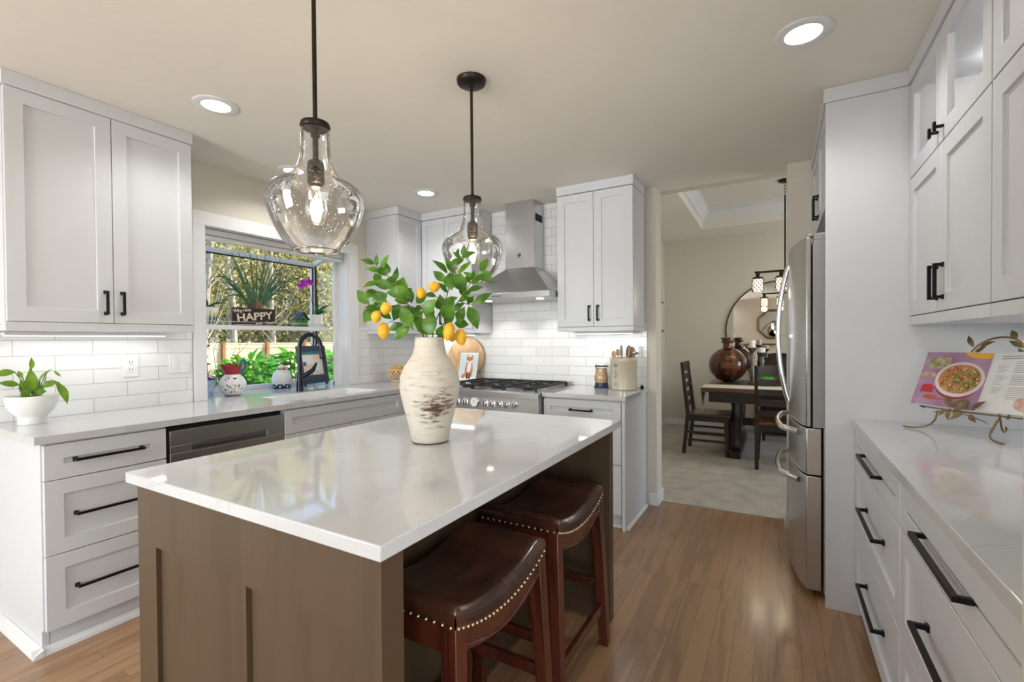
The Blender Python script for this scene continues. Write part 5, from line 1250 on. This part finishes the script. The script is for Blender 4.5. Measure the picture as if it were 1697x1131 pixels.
for i in range(230):
    a = random.uniform(0, 2*pi); rr = random.random()**.5; u, v = .150+.068*rr*cos(a), .124+.056*rr*sin(a); r1, r2 = random.uniform(.003, .009), random.uniform(.0015, .003)
    sel = random.random(); tgt = ma if sel < .38 else (mb2 if sel < .68 else (mc if sel < .85 else md_))
    if u > .17 and v < .15 and sel < .5: tgt = mb2
    qe(tgt, u, v, r1, r2, .0017, .0018+.0006*random.random(), 7, random.uniform(0, pi))
ma.build('photo_carrot', CARROT, bk, kind='stuff'); mb2.build('photo_herb', HERB, bk, kind='stuff'); mc.build('photo_pasta', pmat('photo_pasta', (.72, .50, .20), .5), bk, kind='stuff'); md_.build('photo_pepper', RED, bk, kind='stuff')
m = MB(); qe(m, .045, .080, .024, .014, .0006, .0010); qbox(m, .021, .058, .069, .078, .0006, .0009); m.build('photo_sauce', pmat('photo_red', (.48, .03, .03), .4), bk)
m = MB(); qe(m, .065, .038, .026, .010, .0006, .0010); qbox(m, .085, .030, .150, .036, .0006, .0009); m.build('photo_spoon', pmat('photo_rust', (.42, .10, .04), .4), bk)
# right page, opened slightly toward the reader
O2 = O+U*.241; U2 = (U+N_*.16).normalized(); N2 = U2.cross(Bk)
if N2.dot(NB) < 0: N2 = -N2
Oo, Uo, No = O, U, N_; O, U, N_ = O2, U2, N2
m = MB(); qbox(m, 0, 0, .235, h, -.006, 0); m.build('right_page', PAGE, bk)
m = MB(); random.seed(2)
for i in range(2): qbox(m, .030, .222-i*.009, .125-.01*i, .2255-i*.009, 0, .0004)
for i in range(22):
    if i in (7, 14): continue
    qbox(m, .082, .200-i*.0068, .205-random.random()*.02, .2018-i*.0068, 0, .0004)
    if i > 1 and i < 19: qbox(m, .026, .200-i*.0068, .05+random.random()*.02, .2014-i*.0068, 0, .0004)
m.build('print_lines', INK, bk, kind='stuff')
m = MB(); qe(m, .17, .040, .055, .030, 0, .0004); m.build('page_photo', pmat('photo_salmon', (.60, .26, .18), .4, c2=(.74, .60, .55), nscale=40), bk)
O, U, N_ = Oo, Uo, No
t = T('book_stand', 'antique gold metal book stand with leaf ornaments on the right counter', 'book stand', (.66, 2.50, .9145))
def QQ(u, v, d): return O+U*u+Bk*v+N_*d
def G(u, d, z): p = O+U*u+V((NB.x, NB.y, 0))*d; return V((p.x, p.y, z))
m = MB()
m.tube([QQ(.05, -.008, .010), QQ(.16, -.012, .012), QQ(.26, -.010, .012), QQ(.40, -.008, .012), QQ(.415, .010, .022)], .0030, 8)
m.tube([QQ(.05, -.008, .010), QQ(.05, -.008, -.012)], .003, 8)
m.tube([QQ(.40, -.008, .012), QQ(.40, -.008, -.014)], .003, 8)
m.build('ledge', GOLD, t)
for u in (.10, .31):
    MB().tube([QQ(u, -.008, -.012), G(u+.005, .0, .955), G(u-.010, .035, .925), G(u-.06, .055, .9185), G(u-.085, .060, .9205)] if u < .2 else [QQ(u, -.008, -.012), G(u-.015, .0, .955), G(u-.010, .030, .926), G(u+.03, .050, .9185), G(u+.06, .055, .9185)], .0040, 10).build('leg', GOLD, t, sub=1)
MB().tube([QQ(.235, .17, -.012), G(.235, -.12, 1.02), G(.235, -.13, .94), G(.235, -.145, .9215), G(.235, -.16, .935), G(.235, -.15, .95)], .0036, 10).build('back_leg', GOLD, t, sub=1)
arc = [QQ(.24+.095*cos(a), .215+.095*sin(a), -.012) for a in [pi*k/16 for k in range(17)]]
MB().tube([QQ(.335, -.01, -.012)]+[QQ(.335, .1, -.012)]+arc+[QQ(.145, .1, -.012), QQ(.145, -.01, -.012)], .0036, 10).build('back_hoop', GOLD, t)
m = MB()
for (a, b, w_) in (((.155, .265, -.008), (.125, .315, -.004), .020), ((.175, .265, -.008), (.225, .290, -.004), .017), ((.165, .235, -.008), (.200, .268, -.004), .018), ((.315, .265, -.008), (.265, .292, -.004), .020), ((.285, .300, -.008), (.262, .335, -.004), .022), ((.330, .230, -.008), (.300, .262, -.004), .016), ((.335, .235, -.008), (.375, .27, -.004), .018),
    ((.165, .0, .014), (.135, .042, .018), .020), ((.17, .0, .014), (.205, .040, .018), .020), ((.175, -.01, .014), (.225, .006, .02), .018), ((.215, .0, .014), (.205, .045, .018), .019), ((.235, .0, .014), (.275, .040, .018), .020), ((.165, -.015, .016), (.185, -.058, .03), .020), ((.215, -.020, .016), (.185, -.055, .028), .018), ((.22, -.020, .016), (.185, -.028, .028), .016), ((.235, -.020, .016), (.275, -.050, .028), .020), ((.155, -.012, .016), (.145, -.045, .028), .018)):
    m.leaf(QQ(*a), QQ(*b), w_, N_, .08, 6, .1)
m.build('metal_leaves', GOLD, t, ang=60)
m = MB()
m.tube([QQ(.10, -.03, .010), QQ(.165, -.012, .016), QQ(.22, -.018, .016), QQ(.31, -.045, .012)], .0024, 7); m.build('vine', GOLD, t, sub=1)

# ================================================================ DINING ROOM
t = T('dining_table', 'dark walnut trestle dining table in the next room, seen beside the refrigerator', 'dining table', (0, 6.1, 0))
MB().box(-.735, 5.45, .715, .75, 6.75, .758).build('tabletop', DKT, t, .006)
MB().box(-.66, 5.52, .60, .68, 5.545, .714).box(-.66, 6.655, .60, .68, 6.68, .714).box(-.66, 5.545, .60, -.635, 6.655, .714).box(.655, 5.545, .60, .68, 6.655, .714).build('apron', DKW, t, .002)
for x in (-.40, .42):
    MB().box(x-.055, 5.50, .0045, x+.055, 6.70, .075).prism([(x-.045, 5.52, .075), (x-.045, 5.80, .075), (x-.045, 5.72, .115), (x-.045, 5.60, .115)], (.09, 0, 0)).build('foot', DKW, t, .006)
    for y in (5.62, 6.58):
        MB().lathe([(.050, .10), (.050, .14), (.036, .17), (.042, .30), (.050, .42), (.040, .55), (.050, .60), (.050, .715)], (x, y, 0), 4).build('leg', DKW, t, .004)
MB().box(-.36, 6.07, .28, .38, 6.13, .36).build('stretcher', DKW, t, .003)
t = T('table_runner', 'cream linen runner with a pointed tassel hanging over the table end', 'table runner', (-.2, 5.75, .758))
m = MB().box(-.738, 5.50, .7585, .74, 5.90, .7610); m.build('runner_cloth', CLOTH, t)
MB().prism([(-.739, 5.50, .7605), (-.739, 5.90, .7605), (-.741, 5.86, .66), (-.741, 5.70, .52), (-.741, 5.54, .66)], (-.003, 0, 0)).build('pointed_end', CLOTH, t)
MB().lathe([(.004, .52), (.012, .50), (.014, .45), (.001, .445)], (-.7425, 5.70, 0), 12).build('tassel', CLOTH, t)
MB().box(-.55, 6.05, .7585, .45, 6.60, .7615).build('placemat', NAVY, None, at=(0, 6.3, .76), label='dark table mat under the round jug on the dining table', cat='placemat')
def chair(loc, rz, label):
    t = T('dining_chair', label, 'dining chair', (0, 0, 0), 'ladder-back dining chairs')
    # built facing +X around its own base, then placed
    MB().box(-.20, -.225, .432, .235, .225, .462).build('seat', DKT, t, .008)
    MB().box(-.19, -.20, .375, .20, -.18, .431).box(-.19, .18, .375, .20, .20, .431).box(.18, -.18, .375, .20, .18, .431).box(-.20, -.18, .375, -.18, .18, .431).build('apron', DKW, t)
    for s_ in (-1, 1):
        MB().beam((.205, s_*.205, .005), (.19, s_*.19, .431), .032, .032, (0, 1, 0), .042, .042).build('leg', DKW, t, .002)
        MB().beam((-.245, s_*.20, .005), (-.20, s_*.20, .44), .036, .034, (0, 1, 0), .042, .040).build('leg', DKW, t, .002)
        MB().beam((-.20, s_*.20, .44), (-.265, s_*.205, 1.03), .042, .036, (0, 1, 0), .030, .028).build('back_post', DKW, t, .002)
        MB().box(-.20, s_*.20-.010, .15, .19, s_*.20+.010, .175).box(-.20, s_*.20-.010, .24, .19, s_*.20+.010, .262).build('stretcher', DKW, t)
    m = MB()
    for z, hh in ((.97, .095), (.865, .06), (.765, .06), (.66, .06), (.555, .06)):
        def sl(u, v): return (-.20-.065*(z-.44)/.59-.012*sin(pi*u), -.19+.38*u, z-hh/2+hh*v+(.018*sin(pi*u) if v > .5 and hh > .08 else 0))
        m.grid(lambda u, v: sl(u, v), 12, 1); m.grid(lambda u, v: tuple(V(sl(1-u, v))+V((.016, 0, 0))), 12, 1)
        for v in (0, 1): m.grid(lambda u, w_, v=v: tuple(V(sl(u, v))+V((.016*w_, 0, 0))), 12, 1)
    m.build('back_slats', DKW, t)
    t.location = loc; t.rotation_euler = (0, 0, rz)
    return t
chair((-.68, 5.74, 0), 0, 'dark ladder-back dining chair at the left end of the dining table')
chair((.02, 5.40, 0), pi/2, 'dark ladder-back dining chair on the near side, beside the refrigerator handle')
chair((.05, 6.86, 0), -pi/2, 'dark ladder-back dining chair on the far side of the dining table')
# carved jug
t = T('carved_jug', 'huge round dark lacquered wooden jug with carved bands on the dining table', 'jug', (-.55, 6.42, .762))
x, y, z = -.545, 6.42, .7625; r = .222
MB().lathe([(.06, 0)]+[(r*cos(a), .205+.215*sin(a)) for a in [R(-74+k*9) for k in range(17)]]+[(.062, .415), (.055, .44), (.055, .48)], (x, y, z), 56).build('jug_body', JUGM, t, ang=50)
MB().lathe([(.056, .475), (.075, .480), (.078, .500), (.066, .506), (.066, .516), (.080, .522), (.080, .545), (.060, .550), (.05, .52)], (x, y, z), 40).build('neck_collar', JUGM, t, ang=50)
vd = V((-x, -y, 0)).normalized(); sdv = V((vd.y, -vd.x, 0))
if sdv.x < 0: sdv = -sdv
def onjug(a, e, rr=.2245): d = (vd*cos(a)+sdv*sin(a))*cos(e); return V((x, y, z+.205))+V((d.x*rr, d.y*rr, rr*.968*sin(e)))
def patch(a0, a1, e0, e1, rr=.2245):
    return MB().grid(lambda u, v: tuple(onjug(a0+(a1-a0)*u, e0+(e1-e0)*v, rr)), 8, 8)
patch(R(-20), R(30), R(-9), R(9)).build('carved_band', JUGC, t); 
m = MB(); m.grid(lambda u, v: tuple(onjug(R(12)+R(16)*u, R(-60)+R(120)*v, .2243)), 6, 20); m.build('carved_band', JUGC, t)
for e in (25, -25): patch(R(-8), R(8), R(e-8), R(e+8)).build('carved_square', JUGC, t)
m = MB(); 
for a_ in (R(-38), R(-30), R(48)): m.tube([onjug(a_, R(-65+k*8), .2235) for k in range(17)], .003, 6)
m.build('incised_line', JUGC, t)
def candle(nm, lb, x, y, z0, hz, hc, rc, grp='candles on the dining table'):
    t = T(nm, lb, 'candle holder', (x, y, z0), 'candle holders on the dining table')
    MB().lathe([(.055, 0), (.055, .012), (.022, .03), (.03, hz*.35), (.018, hz*.5), (.030, hz*.72), (.014, hz*.85), (.052, hz-.012), (.055, hz)], (x, y, z0), 24).build('holder', PEWTER, t, ang=40)
    MB().lathe([(rc, 0), (rc, hc-.003), (rc-.004, hc), (.001, hc-.004)], (x, y, z0+hz+.0005), 28, True, False).build('candle', CANDLE, t, ang=40)
candle('candle_holder', 'tall pewter pillar holder with a white candle on the dining table', -.262, 6.15, .7625, .425, .082, .036)
candle('candle_holder', 'short pewter holder with a square-looking white candle, right of the tall one', -.165, 6.28, .7625, .365, .055, .040)
t = T('artichoke', 'bright green artichoke ornament on a pale dish on the dining table', 'ornament', (-.10, 5.98, .7625))
MB().lathe([(.06, 0), (.12, .012), (.125, .018), (.05, .012)], (-.10, 5.98, .7617), 32).build('dish', WCER, t)
m = MB().ell((-.10, 5.98, .815), (.06, .06, .045), 16, 10)
for k in range(46):
    a = k*2.4; e = .15+1.2*k/46; p = V((-.10+.062*cos(a)*cos(e), 5.98+.062*sin(a)*cos(e), .815+.047*sin(e))); m.leaf(p, p+V((.02*cos(a), .02*sin(a), .022)), .026, (cos(a), sin(a), .5))
m.build('green_scales', leafmat('artichoke', (.16, .62, .10), (.08, .42, .06)), t)
# buffet with a mirror above
t = T('buffet', 'dark wooden buffet against the far dining room wall', 'sideboard', (.6, 7.1, 0))
MB().box(-.20, 6.96, .08, 1.5, 7.33, .86).build('body', DKW, t, .003); MB().box(-.23, 6.94, .861, 1.53, 7.334, .90).build('top', DKW, t, .004)
for k in range(3):
    o = MB().box(-.17+k*.56, 6.944, .14, .34+k*.56, 6.959, .82).build('door', DKT, t, .002); MB().ell((.29+k*.56, 6.934, .5), (.012, .012, .012), 10, 8).build('knob', BRASS, o)
for x in (-.18, 1.44):
    for y in (6.98, 7.27): MB().box(x, y, .004, x+.04, y+.04, .08).build('leg', DKW, t)
t = T('wall_mirror', 'large round mirror with a thin dark frame on the far dining room wall', 'mirror', (.03, 7.33, 1.42))
MB().lathe([(.668, 0), (.668, .006)], (.03, 7.345, 1.405), 96, True, True, axis=(0, -1, 0)).build('mirror_glass', MIRROR, t)
MB().lathe([(.669, 0), (.669, .022), (.682, .022), (.682, 0)], (.03, 7.348, 1.405), 96, False, False, axis=(0, -1, 0)).build('frame', BRONZE, t)
t = T('wall_picture', 'narrow framed picture on the left dining room wall, seen edge-on', 'picture frame', (-1.498, 7.02, 1.62))
MB().box(-1.499, 6.86, 1.40, -1.475, 7.16, 1.85).build('frame', PEWTER, t, .003); MB().box(-1.475, 6.89, 1.43, -1.473, 7.13, 1.82).build('picture', CLOTH, t)
# octagonal mirror and shelf on the added partition behind the camera (seen in the round mirror)
t = T('wall_mirror', 'octagonal gold-framed mirror seen reflected in the large round mirror', 'mirror', (-.10, -1.228, 1.72))
def octp(r_, y_): return [(-.10+r_*cos(R(22.5+45*k)), y_, 1.72+r_*sin(R(22.5+45*k))) for k in range(8)]
MB().prism(octp(.40, -1.2285), (0, .012, 0)).build('mirror_glass', MIRROR, t)
MB().tube(octp(.44, -1.205), .035, 8, closed=True).build('frame', GOLD, t, ang=60)
t = T('wall_shelf', 'wooden ledge below the octagonal mirror, seen in the reflection', 'shelf', (-.3, -1.228, 1.10))
MB().box(-.95, -1.2285, 1.10, .35, -1.10, 1.14).build('board', DKT, t, .003); MB().box(-.85, -1.2285, 1.0, -.81, -1.12, 1.099).box(.20, -1.2285, 1.0, .24, -1.12, 1.099).build('bracket', DKT, t)
# linear chandelier
t = T('chandelier', 'linear dark metal chandelier with crystal cylinder shades over the dining table', 'chandelier', (.07, 5.9, tz), )
MB().lathe([(.02, -.030), (.060, -.022), (.065, -.001)], (.07, 5.9, tz), 32).build('canopy', BRONZE, t, ang=40)
m = MB()
for k in range(4):
    c = V((.07, 5.9, tz-.045-.035*k)); m.tube([c+V(((.010*cos(a)) if k % 2 == 0 else 0, 0 if k % 2 == 0 else .010*cos(a), .022*sin(a))) for a in [2*pi*j/14 for j in range(14)]], .0028, 6, closed=True)
m.build('chain', BRONZE, t)
MB().cyl((.07, 5.9, 2.045), (.07, 5.9, tz-.165), .008, n=12).build('rod', BRONZE, t)
MB().box(-.225, 5.888, 2.022, .365, 5.912, 2.044).build('bar', BRONZE, t, .002)
for x in (-.193, .035, .263):
    o = MB().cyl((x, 5.9, 1.972), (x, 5.9, 2.022), .020, n=16).lathe([(.001, 1.985), (.05, 1.978), (.058, 1.962), (.05, 1.960)], (x, 5.9, 0), 24, False, True).build('socket', BRONZE, t, ang=40)
    m = MB()
    for k in range(9):
        for s_ in (-1, 1): m.tube([(x+.058*cos(2*pi*k/9+s_*v*1.9), 5.9+.058*sin(2*pi*k/9+s_*v*1.9), 1.958-.135*v) for v in [i/7 for i in range(8)]], .0032, 5)
    for z in (1.957, 1.823): m.tube([(x+.058*cos(2*pi*k/24), 5.9+.058*sin(2*pi*k/24), z) for k in range(24)], .004, 6, closed=True)
    m.build('shade_cage', BRONZE, t)
    MB().lathe([(.052, 1.826), (.053, 1.89), (.052, 1.955)], (x, 5.9, 0), 28, False, False).build('crystal_shade', CRYS, t)
    light('POINT', 'chandelier_bulb', (x, 5.9, 1.78), (0, 0, -1), 4, (1, .86, .66), .04)

# ================================================================ OUTDOORS
S('ground', MB().box(-60, -20, -.62, XL-.2, 40, -.5), GRASS)
t = T('fence', 'tall cream wooden board fence with reddish posts across the back garden', 'fence', (-16, 9, -.5))
fxp = -16
m = MB(); mr_ = MB()
for k in range(130):
    y = 4.0+k*.142; m.box(fxp-.012, y, -.5, fxp+.012, y+.136, 1.20)
m.build('fence_boards', FENCE, t)
MB().box(fxp-.05, 3.9, 1.235, fxp+.05, 22.5, 1.275).box(fxp-.018, 3.9, 1.10, fxp+.03, 22.5, 1.234).box(fxp+.012, 3.9, -.3, fxp+.05, 22.5, -.2).build('fence_rail', FENCE, t)
for k in range(12):
    y = 5.56+1.53*k-1.53; MB().box(fxp+.012, y, -.5, fxp+.115, y+.10, 1.30).box(fxp, y-.01, 1.30, fxp+.125, y+.11, 1.33).build('fence_post', POSTW, t)
def crownmesh(mb, c, rad, hgt, n, size, cone=False, shell=.55):
    for i in range(n):
        u = random.random(); a = random.uniform(0, 2*pi)
        if cone: rr = rad*(1-u)**.8*(shell+(1-shell)*random.random()); p = V((rr*cos(a), rr*sin(a), hgt*u-rr*.25))
        else:
            e = random.uniform(-1, 1); rr = (shell+(1-shell)*random.random()); p = V((rad*rr*(1-e*e)**.5*cos(a), rad*rr*(1-e*e)**.5*sin(a), hgt*.5*(1+e*rr)))
        p += V(c); d = V((random.gauss(0, 1), random.gauss(0, 1), random.gauss(0, .7))).normalized()*size*random.uniform(.5, 1.3)
        s_ = d.cross(V((random.gauss(0, 1), random.gauss(0, 1), random.gauss(0, 1)))).normalized()*size*.32
        k = len(mb.v); mb.v += [p-d*.5, p+s_, p+d*.5, p-s_]; mb.f.append([k, k+1, k+2, k+3])
    return mb
random.seed(31)
def tree(kind, loc, rz, label, src=None):
    if src is not None:
        r_ = src.copy(); COL.objects.link(r_); r_.location = loc; r_.rotation_euler = (0, 0, rz); r_['label'] = label
        for ch in [o for o in bpy.data.objects if o.parent == src]: c = ch.copy(); COL.objects.link(c); c.parent = r_
        return r_
    t = T('fir_tree' if kind == 'fir' else ('birch_tree' if kind == 'birch' else 'broadleaf_tree'), label, 'tree', (0, 0, 0), 'trees beyond the garden fence')
    if kind == 'fir':
        MB().cyl((0, 0, -.5), (0, 0, 9.5), .20, .03, 10).build('trunk', BRANCH, t); crownmesh(MB(), (0, 0, .3), 2.2, 10, 11000, .22, True, .3).build('crown', CROWNG, t)
    elif kind == 'broad':
        m = MB().tube([(0, 0, -.5), (.1, .05, 2), (.0, .2, 4.5), (.2, .1, 7)], [.18, .14, .10, .04], 9)
        for k in range(26):
            a = random.uniform(0, 2*pi); z = random.uniform(.8, 6); m.tube([(0, .1, z), (cos(a)*.9, sin(a)*.9, z+.7), (cos(a)*2, sin(a)*2, z+1.1+random.random())], [.05, .03, .008], 5)
        m.build('trunk', BIRCH, t); crownmesh(MB(), (0, 0, .2), 2.5, 8.2, 9000, .17, False, .2).build('crown', CROWN, t)
    else:
        m = MB().tube([(0, 0, -.5), (.15, .1, 2.5), (.1, .35, 5), (.3, .5, 9)], [.14, .12, .09, .03], 10)
        for k in range(34):
            a = random.uniform(0, 2*pi); z = random.uniform(1.2, 8); m.tube([(.1, .2, z), (cos(a)*.5, .2+sin(a)*.5, z+.5), (cos(a)*1.1, .2+sin(a)*1.1, z+1.2+random.random())], [.03, .018, .005], 5)
        m.build('trunk', BIRCH, t); crownmesh(MB(), (0, .3, 3.5), 1.4, 6, 900, .12, False, .2).build('crown', CROWN, t)
    t.location = loc; t.rotation_euler = (0, 0, rz); return t
def wpos(x, ratio, z=0): return (x, -x*ratio, z)
bt = tree('broad', wpos(-20, .50), .3, 'sunlit tan-green tree behind the fence at the left of the garden window')
ft_ = tree('fir', wpos(-24, .72), 0, 'dark green fir behind the fence, seen in the middle of the garden window')
bi = tree('birch', wpos(-17.5, .50), 0, 'pale birch trunk rising behind the fence at the left of the window')
tree('birch', wpos(-18, .565), 2.0, 'second pale birch trunk, just right of the first', bi)
tree('birch', wpos(-18.5, .66), 4.0, 'pale birch trunk behind the spiky plant in the window', bi)
tree('birch', wpos(-18, .93), 1.0, 'pale birch trunk seen through the side pane of the garden window', bi)
LT = ['tan-green tree directly behind the shelf sign', 'tan-green tree above the tiny birdhouse', 'tan-green tree behind the purple orchid', 'tan-green tree seen in the side pane of the window']
for lb, q in zip(LT, (.60, .70, .79, .89)): tree('broad', wpos(-19.5-2*random.random(), q), random.uniform(0, 6), lb, bt)
LF = ['dark fir at the far left of the window view', 'dark fir left of the middle of the window view', 'dark fir just right of the middle of the window view', 'dark fir toward the right of the main pane', 'dark fir in the side pane of the garden window', 'dark fir at the right limit of the side pane', 'farthest dark fir, filling a gap behind the birch trunks', 'farthest dark fir, filling a gap behind the orchid']
for lb, q, xx in zip(LF, (.45, .58, .665, .80, .90, 1.0, .53, .76), (-25, -23, -26, -24, -22, -23, -30, -29)): tree('fir', wpos(xx, q), random.uniform(0, 6), lb, ft_)
def shrub(loc, rad, hgt, n, label, seed):
    random.seed(seed); t = T('shrub', label, 'shrub', loc, 'green shrubs outside the garden window'); m = MB(); ms = MB()
    for i in range(n):
        a = random.uniform(0, 2*pi); e = random.random()**.6; rr = rad*(.45+.55*random.random()); z = hgt*e; rr *= (1-e**3)**.5+.12
        p = V(loc)+V((rr*cos(a), rr*sin(a), z)); d = V((cos(a)*.8+random.gauss(0, .5), sin(a)*.8+random.gauss(0, .5), random.uniform(-.4, .6))).normalized(); L_ = random.uniform(.11, .19)
        m.leaf(p, p+d*L_, L_*.36, (d.y*.3, -d.x*.3, 1), .10, 4, .2)
        if i % 12 == 0: ms.tube([V(loc), V(loc).lerp(p, .5)+V((0, 0, .1)), p], [.012, .008, .004], 5)
    m.build('foliage', SHRUB, t, ang=60); ms.build('stem', BRANCH, t)
shrub((-4.95, 2.95, -.5), .46, 1.60, 1100, 'leafy green shrub outside the window behind the pitcher', 1)
shrub((-4.95, 3.55, -.5), .52, 1.66, 1300, 'leafy green shrub outside the window between pitcher and figurine', 2)
shrub((-5.05, 4.20, -.5), .52, 1.60, 1300, 'leafy green shrub outside the window behind the faucet', 3)
shrub((-4.80, 4.75, -.5), .46, 1.52, 1000, 'leafy green shrub outside the side pane, right of the blue frame', 4)
t = T('bare_shrub', 'brown twiggy shrub outside at the left edge of the garden window', 'shrub', (-5.0, 2.62, -.5))
random.seed(12); m = MB(); ml = MB()
for i in range(80):
    a = random.uniform(0, 2*pi); p = V((-5.0, 2.55, -.4+random.random()*.6)); pts = [p]; d = V((cos(a)*.35, sin(a)*.35, 1)).normalized()
    for k in range(6): d = (d+V((random.gauss(0, .25), random.gauss(0, .25), random.gauss(0, .12)))).normalized(); p = p+d*random.uniform(.14, .27); pts.append(p); ml.leaf(p, p+V((random.gauss(0, .03), random.gauss(0, .03), .02)), .018, (1, 0, .4), .1, 3)
    m.tube(pts, [.010, .009, .007, .006, .005, .004, .002], 5)
m.build('twigs', BRANCH, t); ml.build('foliage', CROWN, t)
t = T('neighbour_house', 'pale blue clapboard house corner beyond the garden, behind the orchid pot', 'house', (-22, 17.5, -.5))
m = MB()
for k in range(20): m.prism([(-21.0, 16.35, -.5+.15*k), (-20.97, 16.35, -.5+.15*k), (-21.0, 16.35, -.35+.15*k)], (0, 1.5, 0))
m.box(-24, 16.35, -.5, -21.0, 17.85, 2.5); m.build('clapboard_wall', SIDING, t)
MB().box(-20.98, 16.30, -.5, -20.93, 16.42, 2.5).build('corner_board', TRIM, t)
MB().prism([(-20.7, 16.1, 2.5), (-20.7, 18.1, 2.5), (-20.7, 17.1, 3.4)], (-3.6, 0, 0)).build('roof', PEWTER, t)
